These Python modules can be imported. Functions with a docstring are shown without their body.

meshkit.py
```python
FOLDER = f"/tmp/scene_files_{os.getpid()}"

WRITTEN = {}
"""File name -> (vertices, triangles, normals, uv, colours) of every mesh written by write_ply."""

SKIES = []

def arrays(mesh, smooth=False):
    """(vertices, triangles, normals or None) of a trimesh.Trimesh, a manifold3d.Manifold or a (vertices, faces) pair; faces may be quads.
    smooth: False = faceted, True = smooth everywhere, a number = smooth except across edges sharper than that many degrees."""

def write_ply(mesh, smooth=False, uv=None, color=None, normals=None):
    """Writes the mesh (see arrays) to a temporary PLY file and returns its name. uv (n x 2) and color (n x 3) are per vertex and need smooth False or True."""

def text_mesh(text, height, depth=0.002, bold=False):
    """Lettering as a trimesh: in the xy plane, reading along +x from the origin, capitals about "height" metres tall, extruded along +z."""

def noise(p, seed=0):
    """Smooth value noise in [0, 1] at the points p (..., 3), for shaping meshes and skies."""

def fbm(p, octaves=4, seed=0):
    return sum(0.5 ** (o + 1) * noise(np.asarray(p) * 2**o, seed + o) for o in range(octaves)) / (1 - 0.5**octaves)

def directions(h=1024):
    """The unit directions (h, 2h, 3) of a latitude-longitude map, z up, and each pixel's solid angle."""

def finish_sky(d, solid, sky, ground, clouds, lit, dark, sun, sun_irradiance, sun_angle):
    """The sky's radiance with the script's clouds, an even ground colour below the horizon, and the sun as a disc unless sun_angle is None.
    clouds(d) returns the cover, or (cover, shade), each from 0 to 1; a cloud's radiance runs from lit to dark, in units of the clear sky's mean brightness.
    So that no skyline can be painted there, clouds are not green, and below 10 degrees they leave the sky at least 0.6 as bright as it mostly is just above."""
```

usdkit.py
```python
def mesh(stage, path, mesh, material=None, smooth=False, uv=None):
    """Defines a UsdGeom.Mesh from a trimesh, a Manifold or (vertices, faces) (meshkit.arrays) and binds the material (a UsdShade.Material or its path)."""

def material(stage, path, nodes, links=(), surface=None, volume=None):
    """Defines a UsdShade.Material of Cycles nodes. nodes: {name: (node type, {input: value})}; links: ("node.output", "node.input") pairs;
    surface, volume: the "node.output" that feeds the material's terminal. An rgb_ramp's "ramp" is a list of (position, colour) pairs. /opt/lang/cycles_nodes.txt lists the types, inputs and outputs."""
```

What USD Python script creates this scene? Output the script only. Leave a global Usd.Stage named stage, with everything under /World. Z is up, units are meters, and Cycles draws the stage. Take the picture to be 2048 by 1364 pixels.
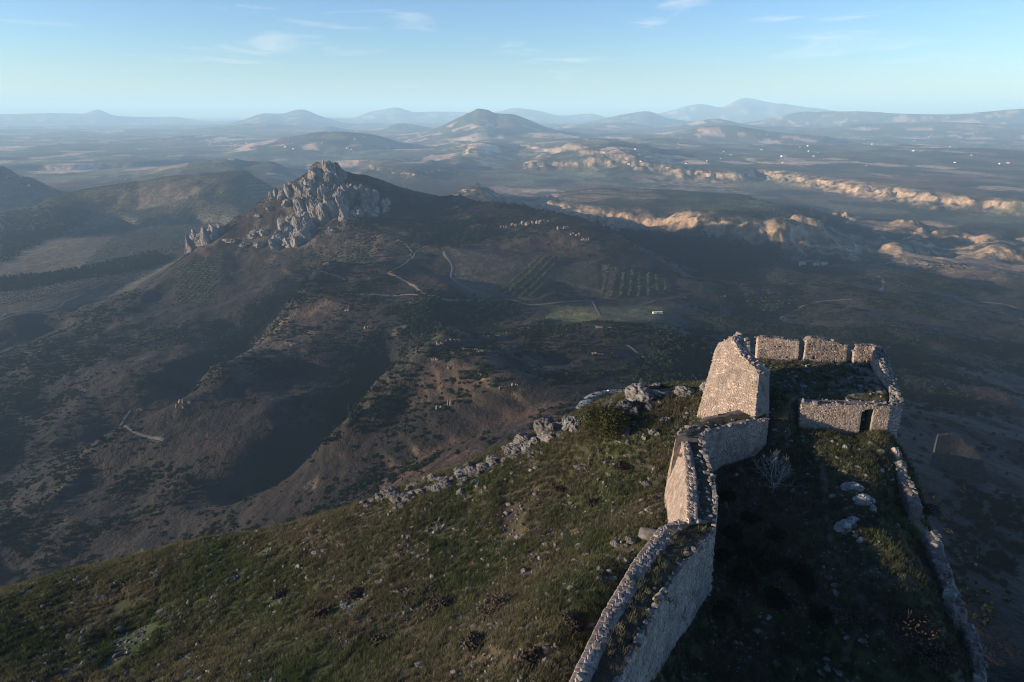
import math, random, os
import numpy as np, trimesh
from scipy.interpolate import RBFInterpolator, RegularGridInterpolator
from scipy.spatial import cKDTree
import usdkit
from meshkit import fbm, noise
from pxr import Gf, Sdf, Usd, UsdGeom, UsdLux, UsdShade, Vt

stage = Usd.Stage.CreateInMemory()
UsdGeom.SetStageUpAxis(stage, UsdGeom.Tokens.z)
UsdGeom.SetStageMetersPerUnit(stage, 1.0)
UsdGeom.Xform.Define(stage, '/World')
UsdGeom.Scope.Define(stage, '/World/Looks')
rng = np.random.default_rng(7)
random.seed(7)
PI = math.pi

# ------------------------------------------------------------------ camera, sky, sun, exposure
F = 1365.0                                   # focal length in photo pixels (photo 2048 x 1364)
PITCH = math.radians(18.5)
S, C = math.sin(PITCH), math.cos(PITCH)
cam = UsdGeom.Camera.Define(stage, '/World/camera')
cam.AddTranslateOp().Set(Gf.Vec3d(0, 0, 0))
cam.AddRotateXOp().Set(90 - 18.5)
cam.CreateHorizontalApertureAttr(36.0)
cam.CreateVerticalApertureAttr(36.0 * 682 / 1024)
cam.CreateFocalLengthAttr(36.0 * F / 2048)
cam.CreateClippingRangeAttr(Gf.Vec2f(1.0, 200000.0))
EXPOSURE = 1.4
cam.CreateExposureAttr(EXPOSURE)

SUN_TO = np.array([-0.985, -0.19, 0.0]); SUN_TO /= np.linalg.norm(SUN_TO)
SUN_EL = math.radians(8.9)
sun_dir = np.array([SUN_TO[0] * math.cos(SUN_EL), SUN_TO[1] * math.cos(SUN_EL), math.sin(SUN_EL)])
usdkit.material(stage, '/World/Looks/sky_look', {
    'sky': ('sky_texture', {'sky_type': 'single_scattering', 'sun_disc': False, 'sun_elevation': SUN_EL,
                            'sun_rotation': math.atan2(sun_dir[0], sun_dir[1]), 'altitude': 500.0,
                            'air_density': 1.0, 'aerosol_density': 0.2, 'ozone_density': 2.6}),
    'co': ('texture_coordinate', {}),
    'map': ('mapping', {'scale': (5.0, 2.0, 34.0), 'location': (3.1, 0.4, 0.6), 'rotation': (0.0, 0.02, 0.0)}),
    'n': ('noise_texture', {'scale': 1.0, 'detail': 7.0, 'roughness': 0.62, 'distortion': 0.6}),
    'rmp': ('rgb_ramp', {'ramp': [(0.60, (0, 0, 0)), (0.74, (0.35, 0.35, 0.35)), (0.86, (0.6, 0.6, 0.6))]}),
    'gam': ('gamma', {'gamma': 1.18}),
    'tint': ('mix', {'mix_type': 'multiply', 'fac': 1.0, 'color2': (0.80, 0.875, 1.10)}),
    'mx': ('mix', {'mix_type': 'mix', 'color2': (7.0, 6.6, 6.6)}),
    'bg': ('background_shader', {'strength': 0.064}),
}, [('co.generated', 'map.vector'), ('map.vector', 'n.vector'), ('n.fac', 'rmp.fac'), ('rmp.color', 'mx.fac'),
    ('sky.color', 'gam.color'), ('gam.color', 'tint.color1'), ('tint.color', 'mx.color1'), ('mx.color', 'bg.color')], surface='bg.background')
dome = UsdLux.DomeLight.Define(stage, '/World/sky')
UsdShade.MaterialBindingAPI.Apply(dome.GetPrim()).Bind(UsdShade.Material.Get(stage, '/World/Looks/sky_look'))
dome.GetPrim().SetCustomDataByKey('kind', 'structure')
sun = UsdLux.DistantLight.Define(stage, '/World/sun')
sun.CreateNormalizeAttr(True)
sun.CreateIntensityAttr(1.25)
sun.CreateAngleAttr(0.5)
sun.CreateColorAttr(Gf.Vec3f(1.0, 0.80, 0.62))
_m = Gf.Matrix4d().SetLookAt(Gf.Vec3d(*sun_dir.tolist()), Gf.Vec3d(0, 0, 0), Gf.Vec3d(0, 0, 1)).GetInverse()
sun.AddTransformOp().Set(Gf.Matrix4d(_m.ExtractRotationMatrix(), Gf.Vec3d(0, 0, 0)))
HAZE_DENSITY, HAZE_COLOUR = 5.7e-5, (0.56, 0.86, 1.16)

# ------------------------------------------------------------------ picking real places (metres; the camera's height is z = 0)
def place(px, py, z):
    """where the ray through a photo pixel meets the level z"""
    xc, yc = (px - 1024) / F, (682 - py) / F
    t = z / (-S + yc * C)
    return np.array([xc * t, t * (C + yc * S), z])
def at_depth(px, py, t):
    xc, yc = (px - 1024) / F, (682 - py) / F
    return np.array([xc * t, t * (C + yc * S), t * (-S + yc * C)])
def ground_at(px, t, z):
    yc = (z + t * S) / C
    return np.array([(px - 1024) / F * t, t * C + yc * S, z])
def pixel(p):
    p = np.asarray(p, float)
    t = p[..., 1] * C - p[..., 2] * S
    t = np.where(t > 1e-3, t, 1e-3)
    return 1024 + F * p[..., 0] / t, 682 - F * (p[..., 1] * S + p[..., 2] * C) / t

# ------------------------------------------------------------------ writing prims
used = {}
def numbered(parent, name):
    k = (parent, name)
    used[k] = used.get(k, -1) + 1
    return f'{parent}/{name}' if used[k] == 0 else f'{parent}/{name}_{used[k]:03d}'
def tag(prim, label=None, cat=None, group=None, kind=None):
    for k, v in (('label', label), ('category', cat), ('group', group), ('kind', kind)):
        if v: prim.SetCustomDataByKey(k, v)
    return prim
def path_of(parent):
    return '/World' if parent is None else str(parent.GetPath())
def obj(name, mesh, mat, parent=None, smooth=False, color=None, **tags):
    """one Mesh prim under parent, or at top level"""
    p = numbered(path_of(parent), name)
    m = usdkit.mesh(stage, p, mesh, '/World/Looks/' + mat, smooth=smooth)
    if color is not None:
        UsdGeom.PrimvarsAPI(m).CreatePrimvar('tone', Sdf.ValueTypeNames.Color3fArray, 'vertex').Set(Vt.Vec3fArray.FromNumpy(np.asarray(color, np.float32)))
    return tag(m.GetPrim(), **tags)
def thing(name, label, cat, loc=(0, 0, 0), rz=0.0, scale=None, group=None):
    x = UsdGeom.Xform.Define(stage, numbered('/World', name))
    x.AddTranslateOp().Set(Gf.Vec3d(*map(float, loc)))
    x.AddRotateZOp().Set(math.degrees(rz))
    if scale is not None: x.AddScaleOp().Set(Gf.Vec3f(*map(float, np.broadcast_to(scale, 3))))
    return tag(x.GetPrim(), label, cat, group)
classes = {}
def prototype(name):
    """a class prim whose children are parts; copies refer to it"""
    stage.DefinePrim('/World/_kinds') if False else None
    p = stage.CreateClassPrim('/kinds_' + name)
    return p
def copy_of(proto, name, label, cat, loc, rz=0.0, scale=1.0, group=None, tilt=None):
    x = UsdGeom.Xform.Define(stage, numbered('/World', name))
    x.AddTranslateOp().Set(Gf.Vec3d(*map(float, loc)))
    x.AddRotateZOp().Set(math.degrees(rz))
    if tilt is not None: x.AddRotateXOp().Set(float(tilt))
    x.AddScaleOp().Set(Gf.Vec3f(*map(float, np.broadcast_to(scale, 3))))
    pr = x.GetPrim()
    pr.GetReferences().AddInternalReference(proto.GetPath())
    pr.SetInstanceable(True)
    return tag(pr, label, cat, group)
def scatter(name, protos, pos, rz, scale, label, cat=None, parent=None, idx=None, quats=None):
    """one PointInstancer of things nobody could count"""
    p = numbered(path_of(parent), name)
    pi = UsdGeom.PointInstancer.Define(stage, p)
    targets = []
    for k, (mesh, mat, smooth) in enumerate(protos):
        q = f'{p}/kinds/{name}_kind_{k}'
        usdkit.mesh(stage, q, mesh, '/World/Looks/' + mat, smooth=smooth)
        targets.append(q)
    n = len(pos)
    pi.CreatePrototypesRel().SetTargets(targets)
    pi.CreatePositionsAttr(Vt.Vec3fArray.FromNumpy(np.asarray(pos, np.float32)))
    if idx is None: idx = rng.integers(0, len(protos), n)
    pi.CreateProtoIndicesAttr(Vt.IntArray.FromNumpy(np.asarray(idx, np.int32)))
    h = np.asarray(rz) / 2
    if quats is None: quats = np.stack([np.cos(h), 0 * h, 0 * h, np.sin(h)], 1)
    pi.CreateOrientationsAttr(Vt.QuathArray([Gf.Quath(*map(float, q)) for q in quats]))
    sc = np.asarray(scale, float)
    if sc.ndim == 1: sc = np.repeat(sc[:, None], 3, 1)
    pi.CreateScalesAttr(Vt.Vec3fArray.FromNumpy(sc.astype(np.float32)))
    return tag(pi.GetPrim(), label, cat, kind='stuff')

# ------------------------------------------------------------------ materials
def rough_mat(name, stops, scale, rough=0.95, bump=0.4, dist=0.05, bscale=None, attr=False, spots=None, fine=None, per=None, grain=0.65):
    """procedural: noise-ramped colour (times the mesh's own tone if attr), bump; spots=(scale, lo, hi, colour); per=(lo,hi) varies repeats"""
    n = {'geo': ('geometry', {}), 'n': ('noise_texture', {'scale': scale, 'detail': 8.0, 'roughness': grain}),
         'r': ('rgb_ramp', {'ramp': stops}),
         'bn': ('noise_texture', {'scale': bscale or scale * 3, 'detail': 5.0, 'roughness': 0.7}),
         'b': ('bump', {'strength': bump, 'distance': dist}),
         'p': ('principled_bsdf', {'roughness': rough, 'specular_ior_level': 0.2})}
    l = [('geo.position', 'n.vector'), ('geo.position', 'bn.vector'), ('n.fac', 'r.fac'), ('bn.fac', 'b.height'), ('b.normal', 'p.normal')]
    out = 'r.color'
    if spots:
        n['sn'] = ('noise_texture', {'scale': spots[0], 'detail': 4.0, 'roughness': 0.6})
        n['sr'] = ('rgb_ramp', {'ramp': [(spots[1], (0, 0, 0)), (spots[2], (1, 1, 1))]})
        n['sm'] = ('mix', {'color2': spots[3]})
        l += [('geo.position', 'sn.vector'), ('sn.fac', 'sr.fac'), ('sr.color', 'sm.fac'), (out, 'sm.color1')]
        out = 'sm.color'
    if attr:
        n['a'] = ('attribute', {'attribute': 'tone'})
        n['am'] = ('mix', {'mix_type': 'multiply', 'fac': 1.0})
        l += [('a.color', 'am.color1'), (out, 'am.color2')]
        out = 'am.color'
    if per:
        n['oi'] = ('object_info', {})
        n['mr'] = ('map_range', {'to_min': per[0], 'to_max': per[1]})
        n['pm'] = ('mix', {'mix_type': 'multiply', 'fac': 1.0})
        l += [('oi.random', 'mr.value'), ('mr.result', 'pm.color2'), (out, 'pm.color1')]
        out = 'pm.color'
    l.append((out, 'p.base_color'))
    usdkit.material(stage, '/World/Looks/' + name, n, l, surface='p.BSDF')

rough_mat('land', [(0.32, (0.30, 0.32, 0.32)), (0.5, (0.9, 0.9, 0.9)), (0.68, (1.9, 1.8, 1.7))], 0.045, bump=1.0, dist=7.0, bscale=0.05, attr=True, grain=0.80)
rough_mat('turf', [(0.30, (0.45, 0.5, 0.4)), (0.5, (1.0, 1.0, 1.0)), (0.72, (1.6, 1.5, 1.4))], 0.9, bump=0.8, dist=0.12, bscale=3.0, attr=True)
rough_mat('limestone', [(0.25, (0.09, 0.085, 0.08)), (0.5, (0.22, 0.21, 0.20)), (0.75, (0.36, 0.345, 0.33))], 0.9, bump=0.7, dist=0.08, bscale=3.5,
          spots=(2.4, 0.60, 0.72, (0.07, 0.07, 0.05)))
rough_mat('crag_rock', [(0.28, (0.05, 0.044, 0.039)), (0.5, (0.15, 0.133, 0.118)), (0.72, (0.25, 0.224, 0.20))], 0.05, bump=0.9, dist=1.5, bscale=0.22,
          spots=(0.09, 0.58, 0.68, (0.035, 0.035, 0.022)))
rough_mat('bluff_stone', [(0.28, (0.07, 0.055, 0.04)), (0.5, (0.16, 0.125, 0.09)), (0.72, (0.30, 0.23, 0.16))], 0.2, bump=0.9, dist=0.6, bscale=0.7)
# ------------------------------------------------------------------ the valley and the country beyond: one sheet to the horizon
def sstep(x, a, b):
    t = np.clip((x - a) / (b - a), 0, 1)
    return t * t * (3 - 2 * t)
VP = []
for px, py, z in [(0,1000,-310),(0,850,-330),(0,700,-345),(0,600,-350),(0,450,-355),(0,390,-355),(200,1000,-295),(200,850,-310),
    (200,700,-325),(200,560,-342),(200,470,-350),(300,400,-350),(200,1130,-280),(0,1180,-285),(400,1080,-250),(400,900,-270),(400,800,-285),(400,700,-300),
    (400,600,-310),(330,540,-312),(600,1000,-222),(600,850,-245),(600,750,-265),(560,650,-268),(600,565,-247),(500,690,-262),(640,600,-240),(450,730,-272),
    (540,610,-292),(470,670,-300),(430,720,-305),
    (800,920,-188),(800,820,-212),(760,740,-245),(690,660,-250),(720,600,-236),(880,670,-196),(960,640,-212),(1000,700,-182),(1000,800,-172),(900,760,-186),(820,740,-196),
    (1150,720,-190),(1230,785,-180),(1300,720,-198),(1150,640,-230),(1100,580,-241),(950,570,-236),(850,590,-236),(800,520,-226),(900,500,-222),
    (1250,580,-243),(1400,640,-232),(1400,720,-205),(1500,620,-247),(1600,570,-272),(1630,530,-290),(1750,580,-276),(1900,620,-278),(2048,680,-270),
    (1900,760,-230),(2048,850,-222),(1800,690,-240),(1600,680,-235),(1900,820,-205),(2048,1000,-175),(2048,1100,-165),(2048,1364,-150),(1900,960,-160),(1850,1364,-150),
    (1500,535,-290),(1300,530,-262),(1250,470,-300),(1400,500,-315)]:
    VP.append(place(px, py, z))
for px, py, t in [(655,338,1480),(700,362,1480),(760,372,1490),(820,385,1500),(900,400,1480),(1000,413,1450),(1100,432,1400),(1200,458,1330),(1300,505,1230),(1390,552,1120),
    (600,368,1460),(560,400,1430),(500,455,1410),(430,492,1390),(350,520,1370),(640,430,1370),(560,490,1330),(470,510,1340),(780,450,1340),(700,520,1190),(850,450,1370),(1000,460,1330),
    (1100,490,1220),(620,520,1230),(380,500,1420)]:
    VP.append(at_depth(px, py, t))
for px, t, z in [(300,1900,-345),(500,1900,-342),(700,2000,-335),(900,1950,-335),(1100,1850,-332),(1250,1650,-325),(1400,1480,-318),(1500,1500,-318),(1700,1500,-318),(1900,1400,-312),(2048,1300,-305),
    (100,1600,-350),(0,2500,-350),(500,2600,-345),(900,2600,-345),(1300,2100,-342),(1700,1900,-340),(2000,1800,-335),(1300,2800,-342),(1700,2700,-342),(2048,2500,-338),
    (0,4500,-350),(1000,4500,-345),(2048,4500,-335),(0,9000,-345),(1000,9000,-320),(2048,9000,-300),(1000,20000,-300),(2048,20000,-290),(0,20000,-330),
    (600,200,-150),(1100,200,-140),(1500,200,-150),(300,220,-175),(0,260,-215),(1024,110,-140),(0,130,-170),(500,120,-150),(2048,140,-140)]:
    VP.append(ground_at(px, t, z))
for a in (-60, -95, -140, 180, 140, 95, 60):
    for r, z in ((120, -150), (500, -230), (2000, -330), (9000, -330), (20000, -320)):
        VP.append(np.array([r * math.sin(math.radians(a)), r * math.cos(math.radians(a)), z]))
VP = np.array(VP)
def polar(x, y):
    return np.arctan2(x, y), np.log(np.hypot(x, y))
# the grid: fine where the photograph looks, coarse all round
az = np.concatenate([np.radians(np.linspace(-180, -40.5, 70)), np.radians(np.linspace(-40, 40, 780)), np.radians(np.linspace(40.5, 180, 70))])
rr = [95.0]
while rr[-1] < 52000:
    r = rr[-1]
    if r < 1000: d = max(1.6, r * 0.0078)
    elif r < 4200: d = 7.8 + (r - 1000) * 0.0012
    elif r < 8000: d = r * 0.0062
    else: d = r * 0.016
    rr.append(r + d)
rr = np.array(rr)
AZ, RR = np.meshgrid(az, rr, indexing='ij')
X, Y = RR * np.sin(AZ), RR * np.cos(AZ)
u, v = polar(VP[:, 0], VP[:, 1])
_f = RBFInterpolator(np.stack([u, v], 1), VP[:, 2], kernel='thin_plate_spline', smoothing=1e-4, neighbors=None)
_gl = np.linspace(math.log(80), math.log(60000), 240)
_ga = np.unique(np.concatenate([np.linspace(-PI, -0.75, 60), np.linspace(-0.75, 0.75, 300), np.linspace(0.75, PI, 60)]))
_G = np.stack(np.meshgrid(_ga, _gl, indexing='ij'), -1)
_Z = _f(_G.reshape(-1, 2)).reshape(_G.shape[:2])
from scipy.interpolate import RectBivariateSpline
Z = RectBivariateSpline(_ga, _gl, _Z).ev(AZ, np.log(RR))
import shapely
def near_points(geom, fn, fill, margin, x=None, y=None):
    xx, yy = (X, Y) if x is None else (np.asarray(x, float), np.asarray(y, float))
    x0, y0, x1, y1 = geom.bounds
    m = (xx > x0 - margin) & (xx < x1 + margin) & (yy > y0 - margin) & (yy < y1 + margin)
    out = np.full(xx.shape, fill)
    if m.any(): out[m] = fn(shapely.points(xx[m], yy[m]))
    return out
def poly_sd(pts, x=None, y=None):
    """signed distance to a closed outline on the ground, positive inside"""
    pg = shapely.Polygon(pts).buffer(0)
    shapely.prepare(pg)
    bd = shapely.boundary(pg)
    return near_points(pg, lambda P: np.where(shapely.contains(pg, P), 1, -1) * shapely.distance(bd, P), -1e6, 420.0, x, y)
def line_d(pts, x=None, y=None):
    ls = shapely.LineString(pts)
    return near_points(ls, lambda P: shapely.distance(ls, P), 1e6, 250.0, x, y)
XYZ = np.stack([X, Y], -1)
def noise2(p, seed=0):
    i = np.floor(p).astype(np.int64)
    t = (p - i).astype(np.float32)
    t = t * t * (3 - 2 * t)
    def h(a, b):
        q = ((i[..., 0] + a) * 374761393 + (i[..., 1] + b) * 668265263 + seed * 144665) & 0xFFFFFFFF
        q = ((q ^ (q >> 13)) * 1274126177) & 0xFFFFFFFF
        return (((q ^ (q >> 16)) & 0xFFFFFF) / 16777215.0).astype(np.float32)
    u_, v_ = t[..., 0], t[..., 1]
    return (h(0, 0) * (1 - u_) + h(1, 0) * u_) * (1 - v_) + (h(0, 1) * (1 - u_) + h(1, 1) * u_) * v_
def fbm(p, octaves=4, seed=0):
    p = np.asarray(p)[..., :2]
    return sum(0.5 ** (o + 1) * noise2(p * 2 ** o + 17.3 * o, seed + o) for o in range(octaves)) / (1 - 0.5 ** octaves)
near_w = 1 - sstep(RR, 3500, 9000)
# scrubland relief
rid = 1 - np.abs(2 * fbm(XYZ / 260.0, 5, 3) - 1)
relief = (fbm(XYZ / 150.0, 5, 11) - 0.5) * 26 + (rid - 0.75) * 34
calm = np.zeros_like(X)
FIELDS = {}
def field(name, pts, z):
    FIELDS[name] = np.array([place(a, b, z)[:2] for a, b in pts])
    return FIELDS[name]
field('olive_strip', [(985,592),(1075,525),(1130,530),(1060,604)], -241)
field('ploughed', [(1105,545),(1195,535),(1205,585),(1160,575),(1108,566)], -243)
field('orchard', [(1205,540),(1330,556),(1345,580),(1300,595),(1200,603)], -243)
field('bare_field', [(902,506),(1050,524),(975,590),(905,560)], -231)
field('meadow', [(1080,640),(1110,612),(1160,600),(1200,625),(1200,655),(1120,640)], -230)
field('green', [(1060,604),(1200,603),(1330,600),(1320,640),(1205,655),(1100,612)], -233)
field('knoll_grass', [(840,660),(960,625),(1060,610),(1080,640),(960,660),(880,690),(840,720),(800,770),(790,740)], -200)
field('orchard_far', [(360,560),(450,552),(440,600),(340,610)], -312)
for nm_, pts_, z_ in (('grove_slope', [(690,480),(735,470),(748,515),(705,545),(668,525)], -232), ('grove_dark', [(775,645),(870,618),(960,628),(880,656),(800,664)], -228),
                      ('grove_small', [(1062,625),(1098,620),(1108,652),(1072,658)], -222), ('grove_left', [(250,695),(330,655),(410,668),(330,725)], -318), ('grove_right', [(1420,600),(1540,585),(1600,600),(1500,625)], -255)):
    field(nm_, pts_, z_)
LEFTF = np.array([ground_at(px, t, -350)[:2] for px, t in [(-350,1150),(60,1300),(250,1430),(380,1600),(520,1750),(600,2300),(560,3000),(100,3000),(-500,2800)]])
calm_sd = np.full(X.shape, -1e9)
for n_ in ('olive_strip', 'ploughed', 'orchard', 'bare_field', 'meadow', 'green', 'orchard_far'):
    calm_sd = np.maximum(calm_sd, poly_sd(FIELDS[n_]))
left_sd = poly_sd(LEFTF)
calm = np.maximum(sstep(calm_sd, -40, 5), 0.93 * sstep(left_sd, -120, 40))
dist_amp = sstep(RR, 100, 500) * (1 - 0.85 * sstep(RR, 1900, 3200)) * (0.35 + 0.65 * sstep(RR, 150, 700))
Z += relief * dist_amp * (1 - 0.92 * calm)
# gullies and spurs of the slope on the left, each along its own line
def along(pts, z):
    return [place(a, b, z)[:2] for a, b in pts]
for pts, z, h, w in [([(640,560),(545,615),(470,680),(380,760),(250,800)], -285, -22, 55), ([(760,690),(720,760),(640,830),(520,900)], -245, -26, 40),
                     ([(660,590),(560,640),(480,690),(430,745)], -262, 12, 30), ([(900,670),(830,710),(770,760),(690,830)], -205, 12, 26),
                     ([(980,850),(800,880),(650,960),(500,1010)], -190, -10, 30), ([(500,760),(380,840),(250,870)], -285, 10, 40),
                     ([(100,640),(250,560),(400,520)], -340, -12, 60), ([(1000,690),(930,715),(1000,770)], -182, 6, 25)]:
    Z += 1.4 * h * np.exp(-(line_d(along(pts, z)) / w) ** 2)
# terraces of the knoll
kn = np.exp(-(np.hypot(X - place(950,720,-182)[0], Y - place(950,720,-182)[1]) / 150) ** 2)
tz = (Z + 3 * fbm(XYZ / 40, 3, 8)) / 7.0
Z += kn * 3.0 * (sstep(tz - np.floor(tz), 0.35, 0.65) - (tz - np.floor(tz)))
# tablelands with eroded edges
cliffs = np.zeros_like(X)
spur = np.zeros_like(X)
def tableland(pts, z, top, foot, width, amp):
    """lifts the ground inside an outline, its edge cut by gullies"""
    global Z, cliffs
    q = np.array([place(a, b, z)[:2] for a, b in pts])
    sd = poly_sd(q)
    near = sd > -3.2 * width
    re_, g1, g2 = np.full(X.shape, 0.5), np.full(X.shape, 0.3), np.full(X.shape, 0.3)
    w_ = max(width, 60) / 60.0
    re_[near] = fbm(XYZ[near] / (170.0 * w_), 5, 21)
    g1[near] = np.abs(2 * fbm(XYZ[near] / (105.0 * w_), 4, 33) - 1)
    g2[near] = np.abs(2 * fbm(XYZ[near] / (46.0 * w_), 4, 37) - 1)
    e = sd / width + (re_ - 0.5) * amp + (g1 - 0.3) * amp * 0.9 + (g2 - 0.3) * amp * 0.5
    spur[near] = np.maximum(spur[near], g2[near])
    k = np.clip(e, -1, 1)
    s = np.where(k < 0, 0.5 * (1 - np.abs(k) ** 0.8) , 0.5 + 0.5 * np.abs(k) ** 0.5)
    s = np.where(k < 0, np.clip(1 + k, 0, 1) ** 1.6 * 0.5, s)
    lift = np.maximum(top - foot, 0) * s
    Z = np.maximum(Z, foot + lift) if False else Z + lift * sstep(e, -1, -0.98)
    cliffs = np.maximum(cliffs, np.exp(-((e - 0.15) / 0.55) ** 2))
tableland([(1085,398),(1120,405),(1180,415),(1262,420),(1340,438),(1400,455),(1480,468),(1560,474),(1640,470),(1600,418),(1680,415),(1560,398),(1500,385),(1300,372),(1100,378)], -285, -285, -342, 60, 1.1)
tableland([(1040,322),(1280,332),(1360,338),(1480,345),(1530,340),(1600,352),(1700,362),(1790,376),(1900,392),(2100,405),(2300,300),(1900,296),(1200,290)], -290, -290, -338, 85, 1.3)
for pts, zt in [([(1640,430),(1720,418),(1780,425),(1850,438),(1830,452),(1700,448)], -290), ([(1800,430),(1920,428),(2080,440),(2080,462),(1900,455)], -288),
                ([(1560,470),(1650,455),(1720,470),(1700,500),(1620,498)], -300), ([(1740,465),(1830,462),(1880,480),(1800,497)], -302), ([(1950,470),(2100,466),(2100,500),(1980,498)], -300)]:
    tableland(pts, zt, -312, -336, 60, 0.9)
tableland([(860,385),(890,352),(950,336),(1010,346),(1080,368),(1105,376),(1060,388),(960,398)], -215, -232, -342, 190, 0.5)
tableland([(910,318),(960,298),(1040,288),(1120,300),(1180,318),(1290,330),(1280,300),(1100,268),(930,280)], -275, -250, -335, 330, 0.9)
tableland([(720,318),(790,310),(850,318),(900,335),(840,350),(740,340)], -300, -285, -335, 220, 1.0)
Z += cliffs * (1 - sstep(RR, 4000, 6500)) * (1 - np.abs(2 * fbm(XYZ / 36.0, 4, 39) - 1) - 0.72) * 7
# far plain: low swells
Z += sstep(RR, 3000, 7000) * ((fbm(XYZ / 1500.0, 5, 41) - 0.5) * 95 + (1 - np.abs(2 * fbm(XYZ / 2600.0, 4, 44) - 1) - 0.7) * 90)
# hills and mountain ranges, each at its own distance
far_rock = np.zeros_like(X)
PXA = 1024 + F * np.tan(np.clip(AZ, -1.2, 1.2)) * C * 1.0
def ridge(R, width, pts, back=1.6, seed=0, rough=0.12):
    global Z
    pts = np.array(pts, float)
    # heights along the crest, by azimuth
    a, h = [], []
    for px, py in pts:
        yc = (682 - py) / F
        d = np.array([(px - 1024) / F, C + yc * S, -S + yc * C])
        k = R / math.hypot(d[0], d[1])
        a.append(math.atan2(d[0], d[1])); h.append(d[2] * k)
    from scipy.interpolate import PchipInterpolator
    o = np.argsort(a); a, h = np.array(a)[o], np.array(h)[o]
    base = -340.0
    pc = PchipInterpolator(a, h)
    lo, hi = a[0], a[-1]
    H = np.where((AZ >= lo) & (AZ <= hi), pc(np.clip(AZ, lo, hi)), base)
    span = 0.05
    edge = np.clip(np.minimum(AZ - lo, hi - AZ) / span + 1, 0, 1)
    H = np.where(AZ < lo, h[0], np.where(AZ > hi, h[-1], H))
    H = base + (H - base) * sstep(edge, 0, 1)
    wob = (fbm(XYZ / (width * 0.8), 4, seed) - 0.5) * width * 0.9
    q = (RR + wob - R) / np.where(RR + wob < R, width, width * back)
    prof = np.clip(1 - np.abs(q), 0, 1)
    prof = prof * prof * (3 - 2 * prof) * 0.6 + prof * 0.4
    n = 1 - np.abs(2 * fbm(XYZ / (width * 0.55), 5, seed + 5) - 1)
    m = 1 - rough * (n < 2) * (1 - n) * 2 * (1 - prof ** 6)
    Z = np.maximum(Z, base + (H - base) * prof * m - 75 * (1 - sstep(prof, 0, 0.16)) + np.where(prof > 0, 0, -1e3))
ridge(2900, 420, [(120,392),(180,380),(250,368),(350,352),(440,345),(485,340),(520,358),(555,378)], 1.0, 51)
ridge(4300, 700, [(260,352),(350,330),(410,320),(460,316),(500,322),(540,322),(580,338),(620,352)], 1.0, 52)
ridge(3600, 240, [(-120,326),(0,332),(25,343),(40,354)], 1.0, 53)
ridge(7200, 1000, [(520,285),(600,270),(660,262),(740,268),(800,285)], 1.0, 81)
ridge(6600, 900, [(1160,300),(1240,282),(1330,276),(1420,290),(1470,302)], 1.0, 82)
ridge(8600, 1400, [(1340,268),(1420,252),(1460,250),(1540,262),(1640,270)], 1.0, 83)
ridge(9800, 1500, [(-100,292),(60,286),(180,280),(300,284),(420,292)], 1.0, 84)
ridge(12000, 1800, [(1640,256),(1760,246),(1880,244),(2048,250),(2200,252)], 1.0, 85)
ridge(14500, 2200, [(340,262),(440,252),(520,246),(600,252),(700,262)], 1.0, 86)
ridge(15000, 2200, [(1080,258),(1180,246),(1240,244),(1300,252)], 1.0, 87)
ridge(14000, 3000, [(-200,262),(0,264),(60,267),(150,263),(200,270),(300,275),(420,288),(500,285)], 1.2, 54)
ridge(13000, 2200, [(560,285),(620,262),(660,252),(700,262),(760,257),(800,246),(860,255),(900,266)], 1.2, 55)
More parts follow.
